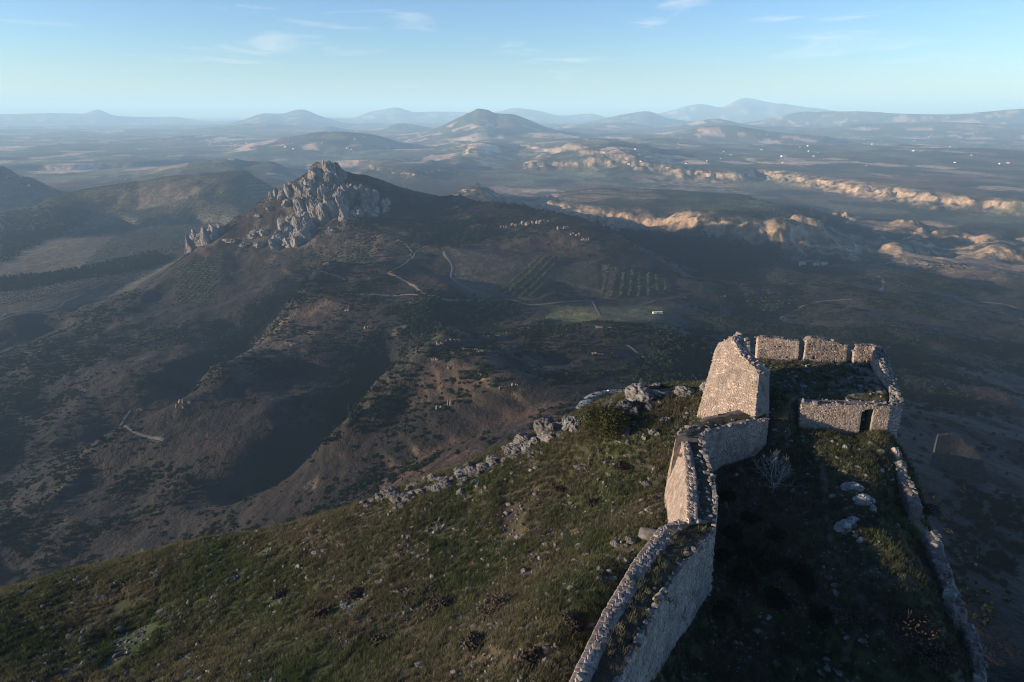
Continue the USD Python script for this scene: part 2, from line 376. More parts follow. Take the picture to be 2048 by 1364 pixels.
ridge(9600, 2500, [(760,290),(860,262),(920,234),(946,221),(958,217),(975,218),(990,224),(1020,226),(1060,240),(1110,258),(1160,266),(1220,278)], 1.0, 56, 0.16)
ridge(12500, 2200, [(1300,262),(1360,250),(1430,238),(1500,250),(1560,252),(1700,258)], 1.2, 57)
ridge(18500, 3200, [(400,252),(480,242),(530,226),(560,227),(600,218),(640,231),(700,248),(760,252)], 1.2, 58)
ridge(18000, 3200, [(1150,250),(1200,238),(1250,228),(1292,222),(1340,237),(1420,245)], 1.2, 59)
ridge(16500, 3500, [(1440,250),(1520,240),(1600,224),(1700,221),(1800,227),(1900,229),(1980,222),(2048,217),(2300,214),(2600,225)], 1.2, 60)
ridge(27000, 4500, [(-500,232),(-200,230),(0,228),(100,226),(165,227),(195,219),(230,231),(300,234),(340,233),(420,243),(520,238),(640,236),(700,236),(745,222),(765,219),(792,215),(830,224),(870,223),(920,224),(960,226),(1000,222),(1030,215),(1080,222),(1120,231),(1180,227),(1230,238),(1330,224),(1400,208),(1440,214),(1490,196),(1530,203),(1600,212),(1700,224),(1850,228),(2048,224),(2400,228)], 1.2, 61, 0.06)
Z_at = RegularGridInterpolator((az, np.log(rr)), Z, bounds_error=False, fill_value=None)
def vz(x, y):
    x, y = np.asarray(x, float), np.asarray(y, float)
    q = Z_at(np.stack([np.arctan2(x, y), np.log(np.hypot(x, y))], -1))
    return float(q[0]) if x.ndim == 0 else q
_rs = np.exp(np.linspace(math.log(120), math.log(30000), 3000))
def hit(px, py, zone=(0, 1e9)):
    """the first ground that the ray through a photo pixel meets (the valley sheet only)"""
    yc = (682 - py) / F
    d = np.array([(px - 1024) / F, C + yc * S, -S + yc * C])
    hd = math.hypot(d[0], d[1])
    rs = _rs[(_rs > zone[0]) & (_rs < zone[1])]
    xs, ys, zs = d[0] / hd * rs, d[1] / hd * rs, d[2] / hd * rs
    g = vz(xs, ys)
    k = np.nonzero(zs <= g)[0]
    if not len(k): return None
    k = k[0]
    if k == 0: return np.array([xs[0], ys[0], g[0]])
    a, b = zs[k - 1] - g[k - 1], g[k] - zs[k]
    t = a / max(a + b, 1e-9)
    p = np.array([xs[k - 1] + (xs[k] - xs[k - 1]) * t, ys[k - 1] + (ys[k] - ys[k - 1]) * t, 0])
    p[2] = vz(p[0], p[1])
    return p

# ---- ground cover: base colours, with lit slopes and distant haze painted in
slope = np.hypot(np.gradient(Z, axis=1) / np.gradient(RR, axis=1), np.gradient(Z, axis=0) / (np.gradient(AZ, axis=0) * RR))
n1, n2, n3 = fbm(XYZ / 120.0, 5, 71), fbm(XYZ / 35.0, 4, 72), fbm(XYZ / 420.0, 5, 73)
def lerp(c, c2, w):
    return c + (np.asarray(c2) - c) * np.asarray(w)[..., None]
COL = np.zeros(X.shape + (3,)) + np.array([0.040, 0.031, 0.024])
COL = lerp(COL, [0.022, 0.028, 0.017], sstep(n1, 0.47, 0.60))
COL = lerp(COL, [0.060, 0.048, 0.038], sstep(n2 + 0.3 * (n1 - 0.5), 0.56, 0.70) * 0.8)
COL = lerp(COL, [0.20, 0.165, 0.13], sstep(fbm(XYZ / 22.0, 5, 74) + 0.25 * (slope - 0.5).clip(-0.5, 0.5), 0.66, 0.74) * 0.7 * (1 - calm))
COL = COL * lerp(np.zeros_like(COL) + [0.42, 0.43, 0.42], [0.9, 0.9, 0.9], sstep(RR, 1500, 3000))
def paint(pts, col, z=None, soft=12, w=1.0, mod=None):
    global COL
    q = np.array([place(a, b, z)[:2] for a, b in pts]) if z is not None else pts
    if len(q) < 3: return
    m = sstep(poly_sd(q), -soft, soft) * w
    if mod is not None: m = m * mod
    COL = lerp(COL, col, m)
# wooded slope behind the rocky ridge, gully woods
dark_green = [0.012, 0.022, 0.016]
paint([(690,335),(830,378),(1000,410),(1200,452),(1400,545),(1400,562),(1300,530),(1120,470),(950,425),(800,395)], dark_green, -225, 30, 0.0)
# left plain: plots of olives and fallow land
cell = np.floor((X * 0.94 + Y * 0.34 + 60 * (n3 - 0.5)) / 210) * 7.13 + np.floor((Y * 0.94 - X * 0.34 + 60 * (n3 - 0.5)) / 330) * 3.77
cell = np.mod(np.sin(cell * 12.9898) * 43758.5453, 1)
plots = np.stack([0.085 + 0.06 * cell, 0.088 + 0.04 * cell, 0.062 + 0.026 * cell], -1)
COL = lerp(COL, plots, sstep(left_sd, -60, 30) * 0.9)
paint([(150,455),(330,455),(300,500),(180,500)], [0.075, 0.055, 0.045], -350, 20, 0.6)
paint([(0,570),(200,545),(150,600),(0,640)], [0.085, 0.068, 0.048], -345, 20, 0.8)
paint([(0,430),(60,425),(190,420),(170,450),(60,490),(0,520)], dark_green, -352, 40, 0.9)
for nm, c, w in (('olive_strip', [0.085,0.088,0.06], 1), ('ploughed', [0.09,0.09,0.058], 1), ('orchard', [0.085,0.088,0.06], 1), ('bare_field', [0.095,0.084,0.064], 0.9),
                 ('green', [0.08,0.098,0.05], 0.95), ('meadow', [0.21,0.215,0.085], 1), ('knoll_grass', [0.075,0.082,0.05], 0.85), ('orchard_far', [0.045,0.055,0.036], 0.9)):
    paint(FIELDS[nm], c, None, 6, w)
def seen(pts, zone=(200, 4000)):
    q = []
    for a, b in pts:
        x = None
        for k in range(12):
            x = hit(a, b + 5 * k, zone)
            if x is not None: break
        if x is not None: q.append(x[:2])
    return np.array(q)
for pts, c, w, soft in [  # sunlit slopes and knoll edge painted paler; gullies dark with plants
    ([(430,740),(500,670),(560,630),(650,600),(700,610),(640,660),(560,720),(480,770)], [0.095,0.074,0.060], 0.9, 10),
    ([(690,830),(790,740),(870,670),(960,625),(990,640),(900,680),(850,720),(810,790),(740,850)], [0.095,0.088,0.052], 0.85, 8),
    ([(740,960),(860,900),(1000,830),(1160,800),(1150,835),(1040,890),(900,945),(760,1000)], [0.070,0.045,0.034], 0.9, 8),
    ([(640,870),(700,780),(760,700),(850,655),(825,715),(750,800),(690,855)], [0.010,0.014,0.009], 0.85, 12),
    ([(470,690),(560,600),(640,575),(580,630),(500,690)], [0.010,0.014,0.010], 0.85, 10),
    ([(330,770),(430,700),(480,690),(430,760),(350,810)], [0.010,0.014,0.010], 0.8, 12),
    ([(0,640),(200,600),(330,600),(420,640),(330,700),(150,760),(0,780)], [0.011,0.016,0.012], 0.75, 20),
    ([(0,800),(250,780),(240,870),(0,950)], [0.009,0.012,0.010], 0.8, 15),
    ([(330,860),(520,880),(620,930),(480,1000),(250,1010),(250,900)], [0.028,0.022,0.018], 0.7, 15),
    ([(640,480),(740,455),(790,480),(750,560),(660,560),(600,540)], [0.085,0.068,0.048], 0.75, 15),
    ([(780,440),(1000,450),(1190,480),(1230,520),(1040,520),(880,500),(800,490)], [0.060,0.047,0.039], 0.8, 15),
    ([(1250,690),(1500,600),(1420,780),(1290,780)], [0.011,0.017,0.011], 0.75, 15),
    ([(1340,590),(1560,560),(1800,570),(1760,640),(1560,660),(1400,640)], [0.048,0.037,0.030], 0.75, 15),
    ([(1780,640),(1950,660),(2048,700),(2048,860),(1900,800)], [0.034,0.021,0.017], 0.8, 15),
    ([(1880,560),(2060,520),(2060,640),(1900,640)], [0.014,0.020,0.018], 0.8, 25),
    ([(870,705),(905,690),(985,700),(1010,745),(960,800),(900,805),(835,800),(825,762)], [0.16,0.118,0.082], 0.6, 10)]:
    q = seen(pts)
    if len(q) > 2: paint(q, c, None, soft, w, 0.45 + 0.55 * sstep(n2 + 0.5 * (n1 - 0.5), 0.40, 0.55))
paint(seen([(535,490),(560,420),(600,360),(650,322),(690,350),(785,400),(775,435),(700,455),(640,485),(600,505),(560,500)], (1100, 1700)), [0.12, 0.106, 0.094], None, 10, 0.9, sstep(fbm(XYZ / 14.0, 4, 91) + 0.2 * (n2 - 0.5), 0.40, 0.54))
paint(seen([(365,500),(385,460),(410,430),(440,470),(430,500)], (1100, 1700)), [0.12, 0.106, 0.094], None, 8, 0.8)
paint(seen([(565,540),(650,535),(690,550),(690,562),(600,550)]), [0.16,0.115,0.085], None, 5, 0.7)
paint(seen([(345,515),(420,510),(415,522),(350,525)]), [0.11,0.065,0.05], None, 5, 0.8)
# pale marl on the eroded edges, near tableland orchards
plain = sstep(RR, 1500, 1900) * sstep(AZ, -0.10, 0.02)
n4 = fbm(XYZ / 260.0, 4, 76)
reg = lerp(np.zeros_like(COL) + [0.050, 0.050, 0.040], [0.085, 0.066, 0.055], sstep(n3, 0.45, 0.6))
reg = lerp(reg, [0.026, 0.036, 0.028], sstep(n4, 0.50, 0.60))
pcell = np.floor((X + 180 * n3) / 310) * 5.1 + np.floor((Y + 150 * n1) / 420) * 9.7
pcell = np.mod(np.sin(pcell * 78.233) * 43758.5453, 1)
reg = lerp(reg, [0.28, 0.22, 0.175], sstep(pcell, 0.86, 0.90) * 0.85)
reg = lerp(reg, [0.075, 0.088, 0.058], sstep(pcell, 0.05, 0.30) * (1 - sstep(pcell, 0.45, 0.5)) * 0.8)
qcell = np.floor((X * 0.9 + Y * 0.3 + 120 * n3) / 130) * 3.3 + np.floor((Y * 0.9 - X * 0.3 + 120 * n1) / 210) * 8.9
qcell = np.mod(np.sin(qcell * 37.719) * 43758.5453, 1)
reg = reg * (0.65 + 0.75 * qcell)[..., None]
reg = lerp(reg, [0.25, 0.20, 0.155], sstep(qcell, 0.93, 0.95) * 0.8)
reg = lerp(reg, [0.018, 0.028, 0.022], sstep(fbm(XYZ / 190.0, 5, 79), 0.55, 0.62) * 0.85)
reg = reg * (1.0 + 0.8 * sstep(RR, 2200, 5000))[..., None]  # far land lightened with distance, standing in for haze
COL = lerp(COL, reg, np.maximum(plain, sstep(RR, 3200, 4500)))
mk = fbm(XYZ / 30.0, 4, 77)
marl = cliffs * sstep(slope, 0.22, 0.45) * sstep(mk + 0.30 * (spur - 0.3) + 0.45 * (n4 - 0.5) + 0.25 * (slope - 0.5).clip(-0.4, 0.4), 0.43 + 0.07 * sstep(RR, 3400, 4400), 0.55 + 0.06 * sstep(RR, 3400, 4400))
COL = lerp(COL, [0.36, 0.275, 0.19], np.clip(marl * 1.1, 0, 1) * (1 - 0.45 * sstep(RR, 3600, 4600)))
COL = lerp(COL, [0.034, 0.036, 0.028], np.clip(cliffs * 0.8 * (1 - marl) * (RR < 4500), 0, 1) * sstep(n2, 0.4, 0.55))
COL = lerp(COL, [0.45, 0.37, 0.30], sstep(RR, 4800, 5600) * (1 - sstep(RR, 6800, 7800)) * sstep(slope, 0.14, 0.26) * sstep(n4 + 0.3 * (n1 - 0.5), 0.53, 0.60) * 0.9 * sstep(AZ, -0.16, -0.08))
mott = sstep(fbm(XYZ / 26.0, 5, 93) + 0.35 * (n4 - 0.5), 0.47, 0.58)
for pts in ([(1290,432),(1480,466),(1640,476),(1900,462),(2080,476),(2080,524),(1850,532),(1700,528),(1550,512),(1420,486)], [(1285,340),(1480,348),(1495,388),(1300,372)],
            [(1040,400),(1180,415),(1290,440),(1270,455),(1100,425)], [(1540,345),(1720,362),(1900,392),(2060,408),(2060,428),(1860,412),(1640,385)]):
    paint(seen(pts, (1300, 5000)), [0.31, 0.25, 0.18], None, 40, 0.85, mott)
hillgreen = [0.020, 0.035, 0.028]
paint([(150,385),(250,368),(350,352),(440,345),(485,338),(560,378),(540,388),(420,392),(250,398)], hillgreen, -300, 120, 0.85)
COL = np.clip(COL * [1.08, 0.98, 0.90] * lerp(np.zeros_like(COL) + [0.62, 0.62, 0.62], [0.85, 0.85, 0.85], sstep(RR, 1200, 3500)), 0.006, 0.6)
nA, nR = X.shape
ii = np.arange(nA * nR).reshape(nA, nR)
quads = np.stack([ii[:-1, :-1], ii[1:, :-1], ii[1:, 1:], ii[:-1, 1:]], -1).reshape(-1, 4)[:, ::-1]
land_v = np.stack([X, Y, Z], -1).reshape(-1, 3)
# close the middle with one fan well below the castle hill
cen = len(land_v)
fan = np.stack([np.full(nA - 1, cen), ii[1:, 0], ii[:-1, 0]], -1)[:, [0, 2, 1]]
land_v = np.vstack([land_v, [[0, 0, -165.0]]])
land_f = np.vstack([quads[:, [0, 1, 2]], quads[:, [0, 2, 3]], fan])
_a, _b, _c = land_v[land_f[0]]
if np.cross(_b - _a, _c - _a)[2] < 0: land_f = land_f[:, ::-1]
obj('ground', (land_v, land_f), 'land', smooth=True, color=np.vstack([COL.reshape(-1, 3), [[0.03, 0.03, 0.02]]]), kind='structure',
    label='wide valley of scrub, fields and pale eroded bluffs reaching to blue mountains')

# ------------------------------------------------------------------ haze
def add_haze():
    top = max(30.0, float(Z.max()) + 60)
    bx = trimesh.creation.box(bounds=[[-54000, -54000, float(Z.min()) - 6], [54000, 54000, top]])
    usdkit.material(stage, '/World/Looks/haze_air', {'v': ('principled_volume', {'color': HAZE_COLOUR, 'density': HAZE_DENSITY, 'anisotropy': 0.0})}, [], volume='v.volume')
    obj('haze', bx, 'haze_air', kind='stuff', label='thin blue haze lying over the whole valley')
add_haze()
# ------------------------------------------------------------------ the castle hill
HP = [(1150,1364,-29.3),(0,1364,-45),(600,1364,-37.5),(300,1364,-41.5),(900,1364,-32.5),(0,1210,-60),(150,1165,-57),(300,1125,-53.5),(450,1080,-50),(600,1045,-46.5),(800,985,-42),(900,945,-40),(1040,890,-37),
      (1160,832,-33.5),(1280,792,-31),(1395,778,-29.3),(1330,1040,-29.6),(1300,960,-30.6),(1350,880,-28.4),(1395,835,-27.6),(900,1200,-36.5),(500,1200,-43.5),(1200,1040,-32.2),(1100,1150,-32.6),(1215,1200,-29.6),
      (1100,1000,-34.5),(250,1250,-46),
      (1640,1000,-29.0),(1560,960,-29.4),(1730,862,-27.6),(1660,850,-27.7),(1780,874,-28.2),(1625,835,-27.3),(1700,885,-27.9),(1790,885,-27.9),(1500,1000,-30.2),(1450,1150,-32),(1650,1200,-31),(1350,1364,-33.2),(1700,1364,-32.5),(1950,1364,-33),(1850,1100,-30.6),
      (1800,950,-28.8),(1600,870,-27.4),(1450,1040,-30.8),(1890,1200,-31.6),(1545,880,-28.0),(1560,820,-26.2),(1540,800,-25.8)]
hp = [place(*q) for q in HP]
for x, y, z in [(-30,-40,-24),(20,-40,-30),(60,-30,-60),(-90,-20,-50),(-60,0,-38),(0,0,-28.5),(14,0,-33.5),(-130,-40,-75),(-150,40,-100),(-150,100,-140),(130,-40,-140),
                (-85,62,-68),(-110,50,-76)]:
    hp.append(np.array([x, y, z], float))
rim = [place(a, b, z) for a, b, z in [(0,1210,-60),(150,1165,-57),(300,1125,-53.5),(450,1080,-50),(600,1045,-46.5),(800,985,-42),(1040,890,-37),(1160,832,-33.5),(1280,792,-31),(1395,778,-29.3)]]
for p in rim:
    for d, dz in ((4, -5), (12, -17), (35, -60), (70, -110)):
        hp.append(p + np.array([-0.28 * d, 0.96 * d, dz]))
for a, b, z in [(1806,890,-28.5),(1850,1010,-29.6),(1892,1130,-31),(1925,1210,-31.8),(1966,1364,-33)]:
    p = place(a, b, z)
    for d, dz in ((1.5, -4.5), (6, -13), (20, -40), (60, -110)):
        hp.append(p + np.array([0.97 * d, 0.24 * d, dz]))
for a, b, z in [(1480,700,-24.4),(1640,700,-24.4),(1760,700,-24.4)]:
    p = place(a, b, z)
    for d, dz in ((3, -7), (12, -24), (50, -95)):
        hp.append(p + np.array([0.1 * d, d, dz]))
hp = np.array(hp)
gx = np.unique(np.concatenate([np.linspace(-150, -78, 26), np.arange(-78, 46, 0.42), np.linspace(46, 130, 46)]))
gy = np.unique(np.concatenate([np.linspace(-60, 20, 28), np.arange(20, 90, 0.42), np.linspace(90, 160, 40)]))
HX, HY = np.meshgrid(gx, gy, indexing='ij')
_f2 = RBFInterpolator(hp[:, :2] / 30.0, hp[:, 2], kernel='thin_plate_spline', smoothing=2e-3)
_cx, _cy = np.linspace(-150, 130, 141), np.linspace(-60, 160, 111)
_g = np.stack(np.meshgrid(_cx, _cy, indexing='ij'), -1)
HZ = RectBivariateSpline(_cx, _cy, _f2(_g.reshape(-1, 2) / 30.0).reshape(_g.shape[:2])).ev(HX, HY)
HXY = np.stack([HX, HY], -1)
HZ += (fbm(HXY / 9.0, 4, 101) - 0.5) * 1.5 + (fbm(HXY / 2.2, 3, 102) - 0.5) * 0.45
FLOOR = -24.5
plat = [place(a, b, FLOOR)[:2] for a, b in [(1508,725),(1480,716),(1752,728),(1786,799),(1700,796),(1618,795),(1580,798),(1530,770)]]
psd = poly_sd(plat, HX, HY)
HZ = HZ + (FLOOR + 0.12 + 0.25 * (fbm(HXY / 3.0, 3, 103) - 0.5) - HZ) * sstep(psd, -0.35 - 4.5 * (1 - sstep(HX, 23.5, 26.0)) * (HY < 66), 0.15)
H_at = RegularGridInterpolator((gx, gy), HZ, bounds_error=False, fill_value=-400.0)
def hz(x, y):
    x, y = np.asarray(x, float), np.asarray(y, float)
    q = H_at(np.stack([x, y], -1))
    return float(q[0]) if x.ndim == 0 else q
def hill_hit(px, py):
    """the first point of the castle hill that the ray through a photo pixel meets"""
    ts = np.linspace(24, 150, 1500)
    q = np.array([at_depth(px, py, 1.0)]) * ts[:, None]
    g = hz(q[:, 0], q[:, 1])
    k = np.nonzero(q[:, 2] <= g)[0]
    if not len(k): return None
    q = q[k[0]]
    return np.array([q[0], q[1], hz(q[0], q[1])])
h1, h2, h3 = fbm(HXY / 14.0, 4, 111), fbm(HXY / 4.0, 4, 112), fbm(HXY / 30.0, 3, 113)
HC = np.zeros(HX.shape + (3,)) + np.array([0.040, 0.045, 0.020])
HC = lerp(HC, [0.060, 0.050, 0.028], sstep(h1, 0.46, 0.60))
HC = lerp(HC, [0.032, 0.052, 0.016], sstep(h3, 0.50, 0.62) * 0.8)
HC = lerp(HC, [0.050, 0.042, 0.034], sstep(h2, 0.56, 0.68) * 0.7)
hslope = np.hypot(*np.gradient(HZ, gx, gy))
HC = HC * 1.0
HC = lerp(HC, [0.21, 0.195, 0.168], sstep(psd, -0.5, 0.5) * sstep(h2 + 0.4 * (h1 - 0.5), 0.36, 0.58) * 0.85)
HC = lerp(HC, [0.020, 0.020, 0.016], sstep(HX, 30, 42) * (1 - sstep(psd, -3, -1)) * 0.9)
HC = lerp(HC, [0.05, 0.047, 0.042], sstep(hslope + 0.9 * (h2 - 0.5), 1.0, 1.4) * 0.6)
ni, nj = HX.shape
ii = np.arange(ni * nj).reshape(ni, nj)
hq = np.stack([ii[:-1, :-1], ii[1:, :-1], ii[1:, 1:], ii[:-1, 1:]], -1).reshape(-1, 4)
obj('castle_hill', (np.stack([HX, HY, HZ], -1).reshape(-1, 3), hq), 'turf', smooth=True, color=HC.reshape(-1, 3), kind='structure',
    label='grassy stony slope of the castle hill below the wall')

# ------------------------------------------------------------------ stones
rough = dict(rough=0.95)
def stone_mat(name, stops, scale, bump, dist, bscale, spots, vary):
    n = {'geo': ('geometry', {}), 'oi': ('object_info', {}),
         'n': ('noise_texture', {'scale': scale, 'detail': 6.0, 'roughness': 0.65}), 'r': ('rgb_ramp', {'ramp': stops}),
         'add': ('math', {'math_type': 'add'}), 'fr': ('math', {'math_type': 'fraction'}), 'mr': ('map_range', {'to_min': vary[0], 'to_max': vary[1]}),
         'pm': ('mix', {'mix_type': 'multiply', 'fac': 1.0}),
         'sn': ('noise_texture', {'scale': spots[0], 'detail': 5.0, 'roughness': 0.65}), 'sr': ('rgb_ramp', {'ramp': [(spots[1], (0, 0, 0)), (spots[2], (1, 1, 1))]}),
         'sm': ('mix', {'color2': spots[3]}),
         'bn': ('noise_texture', {'scale': bscale, 'detail': 5.0, 'roughness': 0.7}), 'b': ('bump', {'strength': bump, 'distance': dist}),
         'p': ('principled_bsdf', {'roughness': 0.95, 'specular_ior_level': 0.15})}
    l = [('geo.position', 'n.vector'), ('geo.position', 'sn.vector'), ('geo.position', 'bn.vector'), ('n.fac', 'r.fac'), ('geo.random_per_island', 'add.value1'),
         ('oi.random', 'add.value2'), ('add.value', 'fr.value1'), ('fr.value', 'mr.value'), ('r.color', 'pm.color1'), ('mr.result', 'pm.color2'),
         ('sn.fac', 'sr.fac'), ('sr.color', 'sm.fac'), ('pm.color', 'sm.color1'), ('sm.color', 'p.base_color'),
         ('bn.fac', 'b.height'), ('b.normal', 'p.normal')]
    usdkit.material(stage, '/World/Looks/' + name, n, l, surface='p.BSDF')
stone_mat('masonry', [(0.25, (0.15, 0.120, 0.099)), (0.5, (0.265, 0.214, 0.178)), (0.75, (0.36, 0.298, 0.252))], 1.3, 0.7, 0.03, 9.0, (0.45, 0.54, 0.72, (0.10, 0.09, 0.075)), (0.74, 1.16))
stone_mat('mortar', [(0.25, (0.09, 0.075, 0.062)), (0.5, (0.17, 0.14, 0.117)), (0.75, (0.25, 0.21, 0.176))], 2.0, 0.9, 0.06, 7.0, (1.1, 0.55, 0.70, (0.06, 0.055, 0.045)), (0.9, 1.0))
stone_mat('grey_stone', [(0.25, (0.06, 0.056, 0.053)), (0.5, (0.135, 0.128, 0.118)), (0.75, (0.23, 0.22, 0.205))], 2.0, 0.8, 0.04, 8.0, (2.5, 0.58, 0.70, (0.08, 0.08, 0.06)), (0.6, 1.2))
stone_mat('boulder_stone', [(0.28, (0.04, 0.038, 0.036)), (0.5, (0.11, 0.105, 0.10)), (0.72, (0.20, 0.193, 0.185))], 1.1, 0.9, 0.10, 3.2, (1.6, 0.56, 0.70, (0.05, 0.05, 0.036)), (0.55, 1.2))
def chamfer_block(r):
    """an uneven block with broken edges: 24 corners, 44 triangles, in the box -1..1"""
    v, k = [], 0.78
    for sx in (-1, 1):
        for sy in (-1, 1):
            for sz in (-1, 1):
                j = r.uniform(-0.10, 0.10, 3)
                v += [np.array([sx, sy * k, sz * k]) + j, np.array([sx * k, sy, sz * k]) + j, np.array([sx * k, sy * k, sz]) + j]
    return np.array(v)
_hull = trimesh.convex.convex_hull(chamfer_block(np.random.default_rng(1)) * 1.0)
BLOCKS, LUMPS, ROCKS = [], [], []
for k in range(14):
    r = np.random.default_rng(200 + k)
    h = trimesh.convex.convex_hull(chamfer_block(r))
    BLOCKS.append((np.array(h.vertices), np.array(h.faces)))
for k in range(14):
    r = np.random.default_rng(300 + k)
    d = r.normal(size=(17, 3)); d /= np.linalg.norm(d, axis=1)[:, None]
    h = trimesh.convex.convex_hull(d * r.uniform(0.75, 1.05, (17, 1)))
    LUMPS.append((np.array(h.vertices), np.array(h.faces)))
from meshkit import noise as noise3
def fbm3(p, octaves=4, seed=0):
    return sum(0.5 ** (o + 1) * noise3(np.asarray(p) * 2 ** o, seed + o) for o in range(octaves)) / (1 - 0.5 ** octaves)
def craggy(sub, seed, sharp=0.5, freq=1.6, tall=1.0):
    """a weathered limestone boulder about one metre in radius"""
    s = trimesh.creation.icosphere(subdivisions=sub)
    v = np.array(s.vertices)
    r = np.random.default_rng(seed)
    for _ in range(9):                               # planes of breakage
        n = r.normal(size=3); n /= np.linalg.norm(n); n[2] = abs(n[2]) * 0.8
        d = r.uniform(0.62, 0.92); e = v @ n - d
        v = v - np.outer(np.clip(e, 0, None) * 0.85, n)
    rd = 1 - np.abs(2 * fbm3(v * np.array([freq, freq, freq * tall]) + seed, 4, seed) - 1)
    v = v * (1 + sharp * (rd - 0.75) + 0.25 * (fbm3(v * freq * 0.6 + 9 + seed, 3, seed + 3) - 0.5))[:, None]
    return v, np.array(s.faces)
def shard(seed, r):
    """an angular slab of rock, base at z = 0, about one metre in radius and one high, split by planes"""
    s = trimesh.creation.icosphere(subdivisions=3)
    v = np.array(s.vertices) * [1, 0.75, 1]
    for k in range(16):
        a = r.uniform(0, 2 * PI)
        n = unit([math.cos(a), math.sin(a), r.uniform(-0.15, 0.75) if k < 12 else r.uniform(0.8, 1.6)])
        d = r.uniform(0.42, 0.85)
        v = v - np.outer(np.clip(v @ n - d, 0, None), n)
    w = fbm3(v * [3.2, 3.2, 1.1] + seed, 4, seed)
    rd = 1 - np.abs(2 * w - 1)
    v = v * (1 + 0.34 * (rd - 0.8))[:, None]
    v[:, 2] = (v[:, 2] + 0.35)
    return v, np.array(s.faces)
def stone_at(kind, c, ax, half, r):
    v, f = kind[r.integers(len(kind))]
    return (v * half) @ ax + c, f
def join(ms):
    vs, fs, n = [], [], 0
    for v, f in ms:
        vs.append(v); fs.append(f + n); n += len(v)
    return np.vstack(vs), np.vstack(fs)
def unit(a):
    a = np.asarray(a, float)
    return a / np.linalg.norm(a)
def resample(pts, n):
    pts = np.asarray(pts, float)
    s = np.concatenate([[0], np.cumsum(np.linalg.norm(np.diff(pts[:, :3], axis=0), axis=1))])
    q = np.linspace(0, s[-1], n)
    return np.stack([np.interp(q, s, pts[:, k]) for k in range(pts.shape[1])], 1)
def face_stones(bottom, top, length=0.42, course=0.25, r=None, skip=None, proud=0.028, ragged=0.0, out=None):
    """courses of uneven stones over the surface between two edge lines (bottom, top: n x 3, same count); the outward side is on the right hand when walking along it
    with the head up if out is not given"""
    r = r or rng
    n = 80
    B, T = resample(bottom, n), resample(top, n)
    L = np.linalg.norm(np.diff((B + T) / 2, axis=0), axis=1).sum()
    Hm = np.linalg.norm(T - B, axis=1).max()
    res = []
    length, course = length * 0.74, course * 0.74
    rows = max(1, int(round(Hm / course)))
    for i in range(rows):
        h = Hm / rows * 1.0
        s = r.uniform(-0.5, 0) * length
        while s < L:
            w = length * r.uniform(0.5, 1.5)
            m = (s + w / 2) / L
            s += w
            if not 0.0 <= m <= 1: continue
            q = m * (n - 1); a = int(min(q, n - 2)); t = q - a
            b, tp = B[a] + (B[a + 1] - B[a]) * t, T[a] + (T[a + 1] - T[a]) * t
            hh = np.linalg.norm(tp - b)
            y = (i + 0.5) * h
            if y > hh - h * 0.2 + r.uniform(-1, 0.5) * ragged: continue
            up = (tp - b) / hh
            al = unit((B[a + 1] - B[a]) + (T[a + 1] - T[a]))
            nn = unit(np.cross(al, up))
            if out is not None and nn @ np.asarray(out) < 0: nn = -nn
            al = unit(np.cross(up, nn))
            c = b + up * y
            if (skip is not None and skip(c)) or r.random() < 0.035: continue
            ax = np.stack([al, up, nn])
            ax = ax @ trimesh.transformations.rotation_matrix(r.normal() * 0.035, nn)[:3, :3].T
            dpt = 0.16
            res.append(stone_at(BLOCKS, c + nn * (r.uniform(-0.4, 1.0) * proud - dpt + 0.03), ax, [w / 2 * 0.96, h / 2 * r.uniform(0.72, 1.06), dpt], r))
    return res
def top_stones(line, r, size=(0.12, 0.3), spread=0.35, every=0.3, flat=0.75, rise=0.0):
    """loose rubble along an edge line"""
    P = np.asarray(line, float)
    L = np.linalg.norm(np.diff(P, axis=0), axis=1).sum()
    Q = resample(P, max(2, int(L / every)))
    res = []
    ph = r.uniform(0, 99)
    for p in Q:
        if noise3(p * 1.1 + ph) < r.uniform(0.25, 0.6): continue
        k = r.uniform(*size) * (0.55 + r.gamma(2.0, 0.3))
        ax = trimesh.transformations.random_rotation_matrix(r.random(3))[:3, :3] if r.random() < 0.3 else trimesh.transformations.euler_matrix(r.normal() * 0.2, r.normal() * 0.2, r.uniform(0, 6.3))[:3, :3]
        k *= 0.62
        c = p + np.array([r.uniform(-0.5, 0.5) * spread, r.uniform(-0.5, 0.5) * spread, k * flat * 0.35 + rise + r.uniform(-0.06, 0.05)])
        res.append(stone_at(LUMPS if r.random() < 0.7 else BLOCKS, c, ax, [k, k * r.uniform(0.65, 1), k * flat * r.uniform(0.7, 1.1)], r))
    return res
def put_stones(parent, stones, mat, name='stone', most=300, rest='masonry_stones'):
    """the stones that show largest are parts of their own, the others one part"""
    if not stones: return
    key = []
    for v, f in stones:
        c = v.mean(0); key.append(np.ptp(v, axis=0).max() / np.linalg.norm(c))
    o = np.argsort(-np.array(key))
    for k in o[:most]: obj(name, stones[k], mat, parent)
    if len(o) > most:
        tag(obj(rest, join([stones[k] for k in o[most:]]), mat, parent), kind='stuff')
